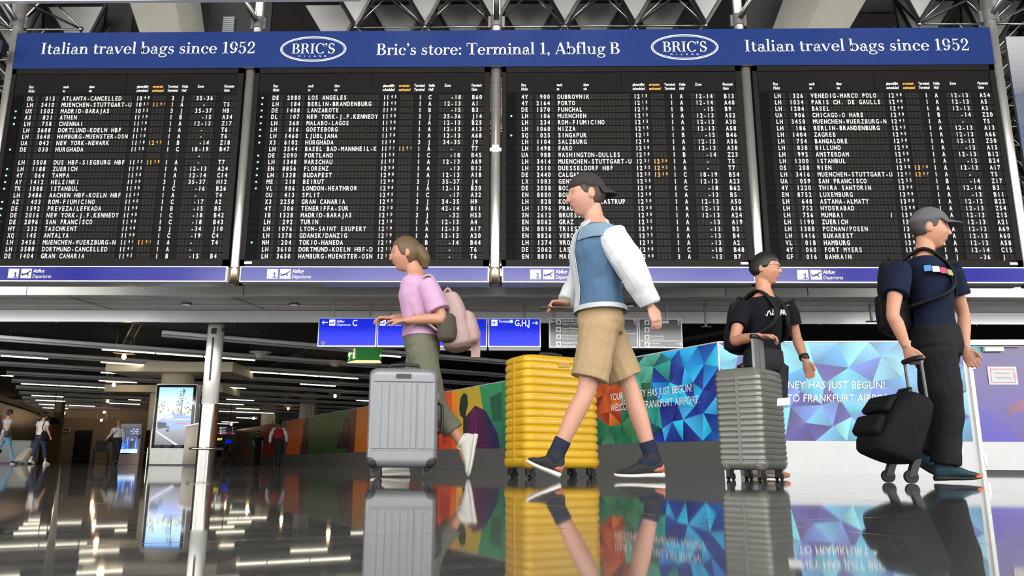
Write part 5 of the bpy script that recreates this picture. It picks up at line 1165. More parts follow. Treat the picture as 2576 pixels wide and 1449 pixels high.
    def shoe(p, S, mu, ms, lace=None, toecap=None, sock=None, L=.275, high=.0, heel=None):
        j = p.J; s = p.s; an, toe = j['an'+S], j['toe'+S]; d = (toe-an); upv = V((0, 0, 1))
        # foot frame: sole direction given by heel->toe joint
        hl = j.get('heel'+S)
        if hl is None: fd = V((d.x, d.y, 0)).normalized(); hl = V((an.x, an.y, 0))-fd*.06*s
        fd = (toe-hl); Lf = fd.length; fd.normalize(); sd = fd.cross((an-hl).normalized()); 
        if sd.length < .2: sd = fd.cross(upv)
        sd.normalize(); nu = sd.cross(fd).normalized()
        if nu.dot(an-hl) < 0: nu = -nu
        def ring(t, w, z0, z1, n=16):
            c = hl+fd*(Lf*t); return [c+sd*(w*s*cos(2*pi*k/n)*(abs(cos(2*pi*k/n))**-.25 if abs(cos(2*pi*k/n)) > .05 else 1))+nu*((z0+(z1-z0)*(.5+.5*sin(2*pi*k/n)))*s) for k in range(n)]
        up = MB(); up.rings([ring(-.015, .02, .03, .085), ring(.02, .034, .022, .105), ring(.12, .04, .02, .115+high), ring(.3, .041, .02, .115+high), ring(.42, .039, .02, .102), ring(.55, .04, .018, .083), ring(.75, .043, .018, .056), ring(.9, .038, .018, .045), ring(.98, .022, .018, .036), ring(1.0, .008, .02, .03)])
        limb(up, (an-nu*.02*s, an+(j['kn'+S]-an)*(.05+high*3)), [.05*s, .05*s])
        o = remeshed(up, 'shoe', mu, p.root, max(.0055, p.vox), 3)
        so = MB(); so.rings([ring(-.04, .012, .004, .028), ring(-.015, .03, 0, .034), ring(.1, .04, 0, .033), ring(.35, .038, .001, .028), ring(.55, .042, .0, .024), ring(.75, .047, .0, .024), ring(.92, .041, .003, .026), ring(1.0, .024, .008, .028), ring(1.025, .008, .014, .026)]); so.build('sole', ms, o, smooth=True)
        if toecap: tc = MB(); tc.rings([ring(.86, .0455, .004, .03), ring(.93, .043, .005, .035), ring(1.0, .027, .008, .037), ring(1.035, .01, .013, .031)]); tc.build('toe_cap', toecap, o, smooth=True)
        if heel: tc = MB(); tc.rings([ring(-.028, .02, .03, .075), ring(.0, .034, .028, .085), ring(.12, .0405, .03, .07), ring(.2, .039, .032, .05)]); tc.build('heel_patch', heel, o, smooth=True)
        if lace:
            mb = MB()
            for k in range(4):
                t = .34+.075*k; zz = .105-.012*k; a = hl+fd*(Lf*t)+nu*(zz*s); mb.tube((a-sd*.024*s-nu*.01*s, a+nu*.004*s, a+sd*.024*s-nu*.01*s), .0028*s, 6)
            a = hl+fd*(Lf*.33)+nu*(.11*s)
            for sg in (-1, 1): mb.tube([a+sd*(sg*.03*sin(t)*s)+nu*(.02*sin(2*t)*s)+fd*(.012*t*s) for t in (0, .6, 1.2, 1.8, 2.4, 3.0)], .0025*s, 6)
            mb.build('laces', lace, o)
        if sock: mb = MB(); limb(mb, (hl.lerp(toe, .45)+nu*.07*s, an-nu*.02*s, an, an.lerp(j['kn'+S], .24)), [.036*s, .05*s, .046*s, .048*s]); mb.build('sock', sock, p.root, smooth=True)
        return o
def pj(Y, **k):      # joints read as (photo u, photo v, depth offset)
    return {n: at(u, v, Y+dy) for n, (u, v, dy) in k.items()}
def ground(J, *names):
    for n in names: J[n].z = max(J[n].z, .0)
    return J
M_JERS = lambda n, c, v=.08: mat(n, c, .85, var=v, scale=18, bump=.12, bscale=45)

# ---- capped man in denim jacket and khaki shorts, walking left
Y = 4.66
J = pj(Y, head=(1476, 494, 0), neck=(1497, 560, 0), pelvis=(1512, 815, 0), shL=(1540, 590, -.19), shR=(1490, 586, .19), elL=(1602, 700, -.25), wrL=(1636, 768, -.23), elR=(1462, 700, .24), wrR=(1424, 762, .16),
  hipL=(1508, 830, -.09), hipR=(1518, 830, .09), knL=(1474, 985, -.1), anL=(1398, 1145, -.1), toeL=(1322, 1166, -.1), heelL=(1404, 1203, -.1), knR=(1588, 985, .1), anR=(1640, 1150, .1), toeR=(1548, 1203, .1), heelR=(1668, 1203, .1))
M1 = Person('man in dark cap, pale denim jacket and khaki shorts striding left past the yellow suitcase', J, (-1, -.12, 0), (-1, -.08, -.06), 1.03, SK1,
  hands=[('L', dict(d=(.3, -.05, -.85), palm=(-.5, .8, 0), curl=.45, side=-1)), ('R', dict(d=(-1, -.15, -.05), palm=(0, -.25, -1), curl=.75, side=1))])
M1.hairm = mat('brown_hair', (.05, .03, .02), .6)
M1.hair(M1.hairm, hair_off(.45, -.5, .035, -.05)); M1.cap(mat('charcoal_cap_cloth', (.03, .024, .022), .85), True, True)
M_JK = mat('pale_grey_denim', (.66, .67, .67), .85, var=.1, scale=9, bump=.2, bscale=60)
M_DN = mat('washed_blue_denim', (.075, .15, .25), .85, var=.4, scale=7, bump=.2, bscale=60)
jk = M1.shirt(M_DN, hem=.13, sleeve=1.97, loose=1.3, sl=1.75, name='jacket', flare=1.0, disp=.02, smat=M_JK)
def panel(P, name, m, t0, t1, a0, a1, k, parent, n=12, rows=14):
    mb = MB(); pe, nk = P.J['pelvis'], P.J['neck']; up = nk-pe; ts = [(r[0]-pe).dot(up)/up.dot(up) for r in P.sp]; vs = []
    for i in range(rows+1):
        t = t0+(t1-t0)*i/rows; q = max(x for x in range(len(ts)-1) if ts[x] <= t); w = (t-ts[q])/(ts[q+1]-ts[q]); A = P.sp[q][1]*(1-w)+P.sp[q+1][1]*w; B = P.sp[q][2]*(1-w)+P.sp[q+1][2]*w; c = pe+up*t
        for j_ in range(n+1): a = a0+(a1-a0)*j_/n; vs.append((c, P.lat*(A*cos(a))+P.f*(B*sin(a))))
    N = len(vs); V_ = [c+d*k for c, d in vs]+[c+d*(k+.06) for c, d in vs]; W = n+1
    fs = [(i*W+j_, i*W+j_+1, (i+1)*W+j_+1, (i+1)*W+j_) for i in range(rows) for j_ in range(n)]
    mb.add(V_, [tuple(reversed(f)) for f in fs]+[tuple(N+x for x in f) for f in fs]+[(i*W, (i+1)*W, N+(i+1)*W, N+i*W) for i in range(rows)]+[(i*W+n, N+i*W+n, N+(i+1)*W+n, (i+1)*W+n) for i in range(rows)])
    return mb.build(name, m, parent, smooth=True)
tag(panel(M1, 'button_band', M_JK, .15, .9, 1.25, 1.9, 1.34, jk), 'pale grey front band')
tag(panel(M1, 'yoke_seam', mat('pale_denim_yoke', (.19, .28, .36), .9), .76, .9, -.7, 1.1, 1.335, jk, 12, 3), 'paler blue yoke')
sw = MB(); pe, nk = J['pelvis'], J['neck']; M1s = M1.s
tag(panel(M1, 'waist_band', mat('white_knit_hem', (.55, .56, .57), .9), .105, .15, -pi*.99, pi*.99, 1.35, jk, 40, 2), 'pale knitted hem')
co = MB(); limb(co, (J['neck']+V((.0, 0, -.045)), J['neck']+V((-.005, 0, .0))), [.1, .088]); co.build('collar', mat('white_knit_hem', (.55, .56, .57), .9), jk, smooth=True)
M_KH = mat('khaki_cotton', (.42, .29, .15), .85, var=.1, scale=10, bump=.2, bscale=40)
M1.trousers(M_KH, .4, loose=1.18, top=.2, name='shorts', hemr=.092, disp=.02)
M_SOLE = mat('cream_foam_sole', (.72, .68, .6), .6); NAVYS = mat('navy_sock', (.012, .016, .04), .9); KN = mat('black_knit_upper', (.018, .018, .02), .8, bump=.2, bscale=90)
for S in 'LR': M1.shoe(S, KN, M_SOLE, BLACK, None, NAVYS, heel=mat('coral_heel', (.55, .15, .1), .7))
p = J['wrR']+V((-.085, -.015, -.035)); tag(MB().box(p.x-.075, p.y-.035, p.z-.005, p.x+.075, p.y+.035, p.z+.004).build('phone', BLACK, None, org=p), 'dark phone held out flat by the man in the denim jacket', 'phone')

# ---- woman in pink T-shirt walking left behind the grey suitcase
Y = 5.2
J = pj(Y, head=(1022, 640, 0), neck=(1046, 690, 0), pelvis=(1062, 872, 0), shL=(1074, 712, -.17), shR=(1040, 712, .17), elL=(1112, 800, -.2), wrL=(1022, 806, -.2), elR=(1066, 800, .2), wrR=(985, 800, .06),
  hipL=(1060, 885, -.085), hipR=(1064, 885, .085), knL=(1096, 1020, -.09), anL=(1160, 1112, -.09), toeL=(1184, 1198, -.09), heelL=(1203, 1096, -.09), knR=(1028, 1030, .09), anR=(1000, 1160, .09), toeR=(934, 1199, .09), heelR=(1028, 1199, .09))
W1 = Person('woman in pink T-shirt and olive trousers walking left behind the grey suitcase', J, (-1, -.15, 0), (-1, -.05, -.1), .93, SK2, female=True,
  hands=[('L', dict(d=(-1, .1, .05), palm=(.1, .3, -1), curl=.35, side=-1)), ('R', dict(d=(-1, -.2, 0), palm=(0, .2, -1), curl=.6, side=1))])
W1.hairm = mat('light_brown_hair', (.12, .07, .03), .55, var=.3, scale=30)
def bob(mb, H): limb(mb, (H.loc(-.07, 0, .03), H.loc(-.11, 0, -.03), H.loc(-.12, 0, -.11)), [.055, .05, .02], 12)
W1.hair(W1.hairm, hair_off(.5, -.75, .09, -.15), bob)
W1.shirt(M_JERS('pink_jersey', (.56, .33, .49)), hem=.12, sleeve=.78, loose=1.22, sl=1.5, name='shirt', flare=1.1, disp=.022)
W1.trousers(M_JERS('olive_linen', (.14, .14, .09), .14), .85, loose=1.16, top=.2, hemr=.062, disp=.015)
for S in 'LR': W1.shoe(S, mat('cream_leather', (.62, .6, .52), .6), M_SOLE, WHITE, None)
p = J['wrL'].lerp(J['wrR'], .5)+V((-.05, 0, -.0)); p = at(1012, 812, Y-.1); tag(bevel(MB().box(p.x-.085, p.y-.04, p.z-.006, p.x+.085, p.y+.04, p.z+.006).build('phone', mat('pale_phone', (.6, .6, .6), .3), None, org=p), .003), 'pale phone held level by the woman in the pink T-shirt', 'phone')
T = thing('backpack', 'pale pink backpack on the back of the pink-shirted woman', 'backpack', at(1150, 790, Y+.02))
M_PK = mat('pale_pink_canvas', (.48, .33, .3), .85, var=.1, scale=10, bump=.2, bscale=50)
a = at(1118, 762, Y); dn = (at(1152, 860, Y)-at(1132, 760, Y)).normalized(); bk = V((-dn.z, 0, dn.x)); bk = bk if bk.x > 0 else -bk; c0 = at(1132, 752, Y); Yv = V((0, 1, 0))
def bag_ring(c, t, d, w, n=20):
    return [c+dn*t+bk*(d*cos(2*pi*k/n)*abs(cos(2*pi*k/n))**-.3 if abs(cos(2*pi*k/n)) > .05 else 0)+Yv*(w*sin(2*pi*k/n)*abs(sin(2*pi*k/n))**-.3 if abs(sin(2*pi*k/n)) > .05 else 0) for k in range(n)]
mb = MB(); mb.rings([bag_ring(c0, t, d, w) for t, d, w in ((-.04, .02, .05), (-.02, .06, .11), (.05, .085, .14), (.15, .1, .155), (.27, .105, .16), (.33, .1, .155), (.355, .06, .12))]); remeshed(mb, 'main_bag', M_PK, T, .009, 4, .012)
c1 = c0+bk*.09+dn*.14; mb = MB(); mb.rings([bag_ring(c1, t, d, w) for t, d, w in ((-.03, .02, .06), (0, .05, .1), (.1, .065, .12), (.18, .055, .11), (.2, .03, .08))]); remeshed(mb, 'front_pocket', M_PK, T, .009, 3, .008)
mb = MB(); ribbon(mb, (c0+V((-.05, -.1, .03)), J['shL']+V((.01, .06, .065)), J['shL']+V((-.1, .05, -.03)), J['shL']+V((-.09, .04, -.17)), J['shL']+V((.0, -.02, -.26)), c0+dn*.3+V((-.06, -.12, 0))), .05, .012, (0, 1, 0)); mb.build('shoulder_strap', M_PK, T, smooth=True)
mb = MB(); limb(mb, (c0+bk*.02+dn*-.02, c0+dn*-.075+bk*.0, c0+bk*-.05+dn*-.03), [.009]*3, 8); mb.build('grab_handle', M_PK, T)
mb = MB(); mb.box(c1.x+.03, c1.y-.02, c1.z-.28, c1.x+.09, c1.y+.02, c1.z-.1); mb.build('hanging_strap', M_PK, T)
T = thing('shoulder_bag', 'dark olive bag hanging at the hip of the pink-shirted woman below her backpack', 'bag', at(1124, 830, Y-.16))
q = at(1124, 830, Y-.17); mb = MB()
for k, (t, d, w) in enumerate(((-.09, .03, .02), (-.08, .07, .045), (0, .085, .06), (.06, .08, .06), (.08, .05, .04))): pass
mb.rings([[q+V((d*cos(2*pi*i/20), w*sin(2*pi*i/20), -t)) for i in range(20)] for t, d, w in ((-.11, .03, .03), (-.09, .055, .05), (0, .068, .06), (.06, .062, .055), (.08, .03, .03))]); remeshed(mb, 'pouch', mat('dark_olive_canvas', (.07, .06, .038), .85, bump=.2), T, .008, 4, .008)
mb = MB(); limb(mb, (q+V((.0, 0, .1)), J['elL']+V((.02, .08, .12)), J['shL']+V((.03, .12, .02))), [.012]*3, 8); mb.build('strap', mat('dark_olive_canvas', (.07, .06, .038)), T)

# ---- person in black T-shirt pushing the ribbed suitcase, walking right
Y = 5.52
J = pj(Y, head=(1925, 678, 0), neck=(1922, 741, 0), pelvis=(1920, 918, 0), shR=(1868, 772, -.06), shL=(1980, 768, .1), elR=(1848, 856, -.22), wrR=(1912, 846, -.42), elL=(2004, 850, .12), wrL=(2026, 908, .02),
  hipR=(1898, 930, -.05), hipL=(1942, 930, .06), knR=(1896, 1060, -.04), anR=(1880, 1172, -.0), toeR=(1930, 1203, -.02), heelR=(1868, 1203, .06), knL=(1946, 1060, .02), anL=(1932, 1176, .02), toeL=(1985, 1203, -.06), heelL=(1916, 1203, .04))
W2 = Person('person with short dark hair in black T-shirt pushing the ribbed grey suitcase', J, (.72, -.7, 0), (.86, -.5, -.06), .92, SK3, female=True,
  hands=[('R', dict(d=(.9, -.3, -.1), palm=(.0, -.2, -1), curl=.7, side=1)), ('L', dict(d=(.25, -.1, -1), palm=(-.6, -.6, 0), curl=.4, side=1))])
W2.hairm = mat('near_black_hair', (.012, .009, .008), .5)
W2.hair(W2.hairm, hair_off(.42, -.4, .1, 0.0))
M_BT = mat('black_jersey', (.007, .008, .011), .9, spec=.2, bump=.12, bscale=45)
sh2 = W2.shirt(M_BT, hem=.06, sleeve=.62, loose=1.16, sl=1.4, flare=1.03, disp=.015)
W2.trousers(mat('black_shorts_cloth', (.012, .012, .014), .8), .3, loose=1.24, top=.2, name='shorts')
for S in 'LR': W2.shoe(S, mat('pale_grey_mesh', (.4, .39, .37), .7), M_SOLE, None, mat('orange_rubber', (.85, .17, .04), .55))
mb = MB()       # scribbled print across the chest
def chest(P, a, t, k): 
    pe, nk = P.J['pelvis'], P.J['neck']; up = nk-pe; ts = [(r[0]-pe).dot(up)/up.dot(up) for r in P.sp]; q = max(x for x in range(len(ts)-1) if ts[x] <= t); w = (t-ts[q])/(ts[q+1]-ts[q])
    return pe+up*t+P.lat*((P.sp[q][1]*(1-w)+P.sp[q+1][1]*w)*cos(a)*k)+P.f*((P.sp[q][2]*(1-w)+P.sp[q+1][2]*w)*sin(a)*k)
random.seed(5); pr = [chest(W2, 1.15+1.35*i/22, .73+.045*sin(i*1.7)-.003*i, 1.33) for i in range(23)]; mb.tube(pr, .004, 5); mb.tube([chest(W2, 1.4+.9*i/12, .7-.004*i+.02*sin(i*2.3), 1.33) for i in range(13)], .0025, 5)
mb.build('white_script_print', WHITE, sh2); mb = MB(); mb.tube([chest(W2, 2.15-.02*i+.0, .735+.004*i, 1.34) for i in range(-3, 4)], .0035, 5); mb.tube([chest(W2, .95+.04*i, .74-.003*i, 1.33) for i in range(7)], .0035, 5); mb.build('red_print', mat('red_print_ink', (.5, .06, .03), .6), sh2)
w = J['wrL']; d = (w-J['elL']).normalized(); T = W2.root; mb = MB(); mb.tube((w-d*.045, w-d*.02), .034, 14); mb.ball(w-d*.032+V((0, -.03, 0)), .018, 6, (1, .5, 1)); wt = mb.build('wristwatch', BLACK, None, org=w); tag(wt, 'black wristwatch on the swinging arm of the black-shirted person', 'watch')
W2H = W2.H; mb = MB()
for y in (-.031, .031): mb.tube([W2H.loc(.098, y+.021*cos(t), .01+.016*sin(t)) for t in [2*pi*k/14 for k in range(15)]], .0015, 5)
mb.tube((W2H.loc(.098, -.01, .012), W2H.loc(.102, 0, .015), W2H.loc(.098, .01, .012)), .0015, 5)
for sg in (-1, 1): mb.tube((W2H.loc(.098, sg*.052, .014), W2H.loc(.06, sg*.078, .014), W2H.loc(-.01, sg*.084, .008)), .0015, 5)
tag(mb.build('eyeglasses', BLACK, None, org=W2H.c), 'thin dark eyeglasses on the black-shirted person', 'glasses')
def backpack(label, P, m, h=.42, w=.15, d=.08, off=.185):
    pe, nk = P.J['pelvis'], P.J['neck']; up = (nk-pe).normalized(); c = nk-up*.05-P.f*(off*P.s+.02); T = thing('backpack', label, 'backpack', c)
    def rg(t, a, b, n=20): return [c-up*t+P.lat*(a*cos(2*pi*k/n)*(abs(cos(2*pi*k/n))**-.3 if abs(cos(2*pi*k/n)) > .05 else 1))-P.f*(b*(sin(2*pi*k/n))) for k in range(n)]
    mb = MB(); mb.rings([rg(t, a*w, b*d) for t, a, b in ((-.02, .4, .3), (0, .75, .7), (.08, .92, .9), (.2, 1, 1), (h-.06, 1, 1), (h-.02, .9, .8), (h, .6, .5))]); remeshed(mb, 'main_bag', m, T, .01, 4, .01)
    mb = MB(); mb.rings([[q-P.f*d*.7 for q in rg(t, a*w*.75, b*d*.6)] for t, a, b in ((h*.42, .5, .4), (h*.45, .9, .9), (h*.7, 1, 1), (h*.9, .95, .9), (h*.93, .6, .5))]); remeshed(mb, 'front_pocket', m, T, .01, 3)
    for S in 'LR':
        sg = -1 if S == 'L' else 1; sh = nk+P.lat*(-sg*-1*.085*P.s) if False else nk+P.lat*(sg*-1*-.09*P.s)
        mb = MB(); ribbon(mb, (sh-P.f*.15*P.s-up*.06, sh-up*.005*P.s+V((0, 0, .02)), sh+P.f*.12*P.s-up*.09, sh+P.f*.15*P.s-up*.2, sh+P.f*.09*P.s+P.lat*(sg*.085)-up*.3, sh-P.f*.12*P.s+P.lat*(sg*.09)-up*.36), .055, .014, P.lat); mb.build('shoulder_strap', m, T, smooth=True)
    mb = MB(); mb.tube([c+P.lat*(.03*x)+up*(.03+.03*(1-x*x)) for x in (-1, -.5, 0, .5, 1)], .008, 6); mb.build('grab_handle', m, T)
    return T
M_BP = mat('black_nylon', (.009, .009, .01), .7, spec=.25, var=.2, bump=.2, bscale=50)
backpack('black backpack on the shoulders of the black-shirted person', W2, M_BP, .36, .13, .07)

# ---- man in navy T-shirt walking right at the right edge
Y = 4.86
J = pj(Y, head=(2338, 578, 0), neck=(2326, 640, 0), pelvis=(2358, 872, 0), shR=(2260, 676, -.16), shL=(2386, 676, .15), elR=(2246, 790, -.27), wrR=(2280, 872, -.29), elL=(2424, 790, .2), wrL=(2428, 876, .12),
  hipR=(2350, 890, -.085), hipL=(2360, 890, .085), knR=(2386, 1030, -.08), anR=(2378, 1160, -.06), toeR=(2468, 1207, -.1), heelR=(2354, 1210, -.04), knL=(2350, 1030, .1), anL=(2316, 1130, .12), toeL=(2356, 1200, .1), heelL=(2286, 1158, .14))
M2 = Person('man in grey cap, navy T-shirt and black trousers walking right with the black suitcase', J, (.85, -.5, 0), (.93, -.32, -.08), .98, SK2,
  hands=[('R', dict(d=(.25, -.1, -.95), palm=(.8, .5, .1), curl=.85, side=-1)), ('L', dict(d=(.3, -.1, -.95), palm=(-.5, -.8, 0), curl=.5, side=1))])
M2.hairm = mat('dark_grey_hair', (.05, .04, .035), .6); M2.hair(M2.hairm, hair_off(.5, -.45, .03, -.05)); M2.cap(mat('grey_cap_cloth', (.1, .1, .105), .8), True)
M_NV = mat('navy_jersey', (.007, .012, .03), .9, spec=.2, bump=.12, bscale=45); s2 = M2.shirt(M_NV, hem=.0, sleeve=.6, loose=1.2, sl=1.5, flare=1.06, disp=.018)
tr = M2.trousers(mat('black_hiking_cloth', (.009, .009, .01), .8, spec=.25, bump=.2, bscale=25), 1.03, loose=1.32, top=.2, hemr=.06, disp=.016)
for k, (a0, c) in enumerate(((2.92, (.08, .25, .6)), (2.64, (.75, .72, .7)), (2.36, (.45, .05, .12)), (2.08, (.3, .36, .12)))): tag(panel(M2, 'chest_print', mat(f'print_ink_{k}', c, .7), .73-.012*k, .79-.012*k, a0, a0+.26, 1.36, s2, 6, 3), ('blue', 'white', 'crimson', 'olive')[k]+' patch of the chest print')
TEAL = mat('teal_mesh_upper', (.012, .05, .07), .7, var=.3, scale=40, bump=.3, bscale=120); ORG_ = mat('orange_rubber', (.85, .17, .04), .55); BS = mat('black_rubber_sole', (.02, .02, .02), .7)
for S in 'LR': M2.shoe(S, TEAL, BS, mat('dusky_laces', (.3, .12, .12), .7), ORG_, high=.012)
backpack('black backpack on the shoulders of the navy-shirted man', M2, M_BP, .46, .17, .09)

# ------------------------------------------------------------------ suitcases
def case_ring(w, d, r, z, inset, n=6, groove=None):
    pts = []; hw, hd = w/2-inset, d/2-inset; rr = max(.004, min(r, hw, hd)-0)
    def edge(a, b, m):
        for k in range(m): pts.append((a[0]+(b[0]-a[0])*k/m, a[1]+(b[1]-a[1])*k/m))
    cs = [(hw-rr, -hd+rr, -pi/2), (hw-rr, hd-rr, 0), (-hw+rr, hd-rr, pi/2), (-hw+rr, -hd+rr, pi)]
    for q, (cx, cy, a0) in enumerate(cs):
        for k in range(n): a = a0+pi/2*k/n; pts.append((cx+rr*cos(a), cy+rr*sin(a)))
        nx = cs[(q+1) % 4]; a = a0+pi/2; p0 = (cx+rr*cos(a), cy+rr*sin(a)); p1 = (nx[0]+rr*cos(nx[2]), nx[1]+rr*sin(nx[2])); m = 48
        for k in range(m): pts.append((p0[0]+(p1[0]-p0[0])*k/m, p0[1]+(p1[1]-p0[1])*k/m))
    if groove:
        out = []
        for x, y in pts:
            g = groove(x, y, z); L = sqrt(x*x+y*y) or 1
            if abs(abs(x)-hw) < .002: x -= g*(1 if x > 0 else -1)
            elif abs(abs(y)-hd) < .002: y -= g*(1 if y > 0 else -1)
            out.append((x, y))
        pts = out
    return pts
def suitcase(name_label, loc, rot, w, d, h, m, groove=None, zg=None, rc=.05, tele=0, tmat=None, tilt=None, lean=0, wheel=.042, ty=0, trim=None, telew=.02, bands=()):
    T = thing('suitcase', name_label, 'suitcase', loc)
    mb = MB(); rs = []; e = .045; z0 = wheel+.02; zs = []
    for k in range(7): a = pi/2*k/6; zs.append((z0+e*(1-cos(a)), e*(1-sin(a))))
    nz = 130
    for k in range(1, nz): zs.append((z0+e+(h-z0-2*e)*k/nz, 0))
    for k in range(7): a = pi/2*k/6; zs.append((h-e+e*sin(a), e*(1-cos(a))))
    for z, ins in zs:
        g = zg(z) if zg and ins == 0 else 0
        rs.append([V((x, y, z)) for x, y in case_ring(w, d, rc, z, ins+g, 6, groove if ins == 0 else None)])
    mb.rings(rs)
    P = []
    def fin(b, n, mm, par=T, sm=False):
        o = b.build(n, mm, None, org=V((0, 0, 0)), smooth=sm); o.parent = par; return o
    shell = fin(mb, 'shell', m); smooth_edges(shell, 35)
    b = MB(); n = case_ring(w, d, rc, 0, -.004)
    b.rings([[V((x, y*.06, z)) for x, y in case_ring(w+.012, d, rc, 0, 0)] for z in (z0+e, h-e)]); fin(b, 'zip_seam', trim or BLACK)
    for sx in (-1, 1):
        for sy in (-1, 1):
            b = MB(); cx, cy = sx*(w/2-.055), sy*(d/2-.05); b.lathe((cx, cy, wheel*.8), ((.02, 0), (.026, .03), (.03, .05)), 12); b.box(cx-.03, cy-.012, wheel*.45, cx+.03, cy+.012, wheel+.02); hs = fin(b, 'wheel_housing', BLACK)
            for o_ in (-.02, .012): b = MB(); b.cyl((cx+.012, cy+o_, wheel/2), (cx+.012, cy+o_+.012, wheel/2), wheel/2, 16); fin(b, 'wheel', RUBBER, hs)
    for sx in (-1, 1):
        for sy in (-1, 1): b = MB(); b.ball((sx*(w/2-.045), sy*(d/2-.045), z0+.04), .047, 8, (1, 1, 1)); fin(b, 'corner_guard', trim or BLACK)
    b = MB(); b.tube(((-.09, 0, h-.005), (-.085, 0, h+.028), (0, 0, h+.034), (.085, 0, h+.028), (.09, 0, h-.005)), .011, 8); fin(b, 'top_handle', BLACK, sm=True)
    b = MB(); q = h*.55; b.tube(((w/2-.003, 0, q-.09), (w/2+.028, 0, q-.08), (w/2+.032, 0, q), (w/2+.028, 0, q+.08), (w/2-.003, 0, q+.09)), .011, 8); fin(b, 'side_handle', BLACK, sm=True)
    b = MB(); b.box(-.045, -d/2-.006, h*.9, .045, -d/2+.01, h*.94); fin(b, 'badge', trim or GREYM)
    b = MB(); b.box(w/2-.004, -.035, h*.72, w/2+.01, .035, h*.78); fin(b, 'lock', GREYM)
    if tele:
        for sx in (-1, 1): b = MB(); b.box(sx*.045-telew, ty-.008, h-.02, sx*.045+telew, ty+.008, h+tele); fin(b, 'handle_bar', tmat or GREYM)
        b = MB(); b.tube(((-.085, ty, h+tele), (0, ty, h+tele+.006), (.085, ty, h+tele)), .016, 10); fin(b, 'handle_grip', BLACK, sm=True)
    else:
        b = MB(); b.box(-.12, d/2-.08, h-.004, .12, d/2-.04, h+.014); fin(b, 'handle_grip', BLACK)
    T.rotation_euler = (0, lean, rot)
    if lean: T.rotation_mode = 'XYZ'
    return T
def rib_h(z0, p, dep, wd): 
    def f(z): t = ((z-z0) % p)/p; return dep*exp(-((t-.5)/wd)**2)
    return f
# grey ribbed upright case in front of the pink-shirted woman
Yg = 4.86; p = at(1010, 1190, Yg); ht = at(1010, 931, Yg).z
def gv(x, y, z):
    if z < .17 or z > ht-.09: return .006 if (.16 < z < .17 or ht-.1 < z < ht-.085) else 0
    return .007*max(0, cos((x if abs(x) < .2 else y)*2*pi/.044))**2
suitcase('grey hard suitcase with vertical ribs standing before the woman in pink', (p.x, Yg, 0), radians(6), .415, .27, ht, mat('silver_grey_shell', (.24, .245, .25), .34, .3, var=.05, scale=6), gv, None, .05, trim=mat('dark_grey_trim', (.03, .03, .03), .4))
# yellow case
Yy = 5.45; p = at(1388, 1186, Yy); hy = at(1388, 902, Yy).z
suitcase('bright yellow suitcase with horizontal ribs behind the legs of the capped man', (p.x, Yy, 0), radians(28), .58, .34, hy, mat('yellow_shell', (.8, .47, .02), .35, var=.08, scale=5, coat=.2), None, rib_h(.1, .052, .009, .16), .06, trim=mat('yellow_trim', (.6, .33, .01), .4))
# ribbed olive grey case with raised handle bars
Yr = 5.02; p = at(1911, 1190, Yr); hr = at(1911, 927, Yr).z
suitcase('grey-green ribbed suitcase with raised handle pushed by the black-shirted person', (p.x, Yr+.1, 0), radians(50), .38, .3, hr, mat('grey_green_shell', (.25, .255, .22), .32, .4, var=.06, scale=6), None, rib_h(.1, .035, .006, .13), .03, tele=at(1930, 850, Yr+.05).z-hr, ty=-.075, tmat=mat('pale_alloy_bar', (.4, .4, .4), .3, .7), trim=mat('grey_corner', (.2, .2, .19), .4), telew=.036)
q = at(1975, 1013, Yr-.14); tag(bevel(MB().fbox((q.x-.05, q.y, q.z-.02), (.09, .03, .01), (.0, .004, 0), (.005, 0, .045)).build('luggage_tag', mat('white_tag', (.8, .78, .75), .6), None, org=q), .001), 'white luggage tag hanging on the ribbed suitcase', 'luggage tag')
# black trolley case trailing the navy-shirted man, tipped onto its wheels
Yb = 4.52; T = thing('suitcase', 'black soft trolley suitcase tipped on its wheels, pulled by the navy-shirted man', 'suitcase', at(2232, 1195, Yb)); T.location.z = 0; ORG[T.name] = V(T.location)
lo = at(2262, 1196, Yb); hi = at(2318, 1006, Yb); ax = V((hi.x-lo.x, 0, hi.z-lo.z)); Lc = ax.length; ax.normalize(); bx_ = V((-ax.z, 0, ax.x)); yv = V((0, 1, 0))
M_BC = mat('black_ballistic_nylon', (.005, .005, .006), .75, spec=.2, var=.2, bump=.15, bscale=60)
def cr(t, d0, d1, w, n=24):
    c = lo+ax*t; m = (d0+d1)/2; h_ = (d1-d0)/2
    return [c+bx_*(m+h_*cos(2*pi*k/n)*(abs(cos(2*pi*k/n))**-.45 if abs(cos(2*pi*k/n)) > .02 else 1))+yv*(w*sin(2*pi*k/n)*(abs(sin(2*pi*k/n))**-.45 if abs(sin(2*pi*k/n)) > .02 else 1)) for k in range(n)]
mb = MB(); mb.rings([cr(.055, .02, .2, .15), cr(.07, -.01, .22, .175), cr(.12, -.03, .235, .185), cr(Lc-.1, -.03, .2, .185), cr(Lc-.04, -.02, .17, .18), cr(Lc-.01, .01, .13, .15)]); remeshed(mb, 'soft_shell', M_BC, T, .008, 4, .008)
mb = MB(); mb.rings([cr(.14, .2, .25, .14), cr(.16, .2, .268, .15), cr(Lc*.55, .2, .26, .15), cr(Lc*.58, .2, .24, .13)]); remeshed(mb, 'front_pocket', M_BC, T, .008, 3)
mb = MB(); mb.rings([cr(Lc*.62, .19, .235, .14), cr(Lc*.65, .19, .25, .15), cr(Lc*.84, .18, .225, .15), cr(Lc*.86, .18, .21, .13)]); remeshed(mb, 'upper_pocket', M_BC, T, .008, 3)
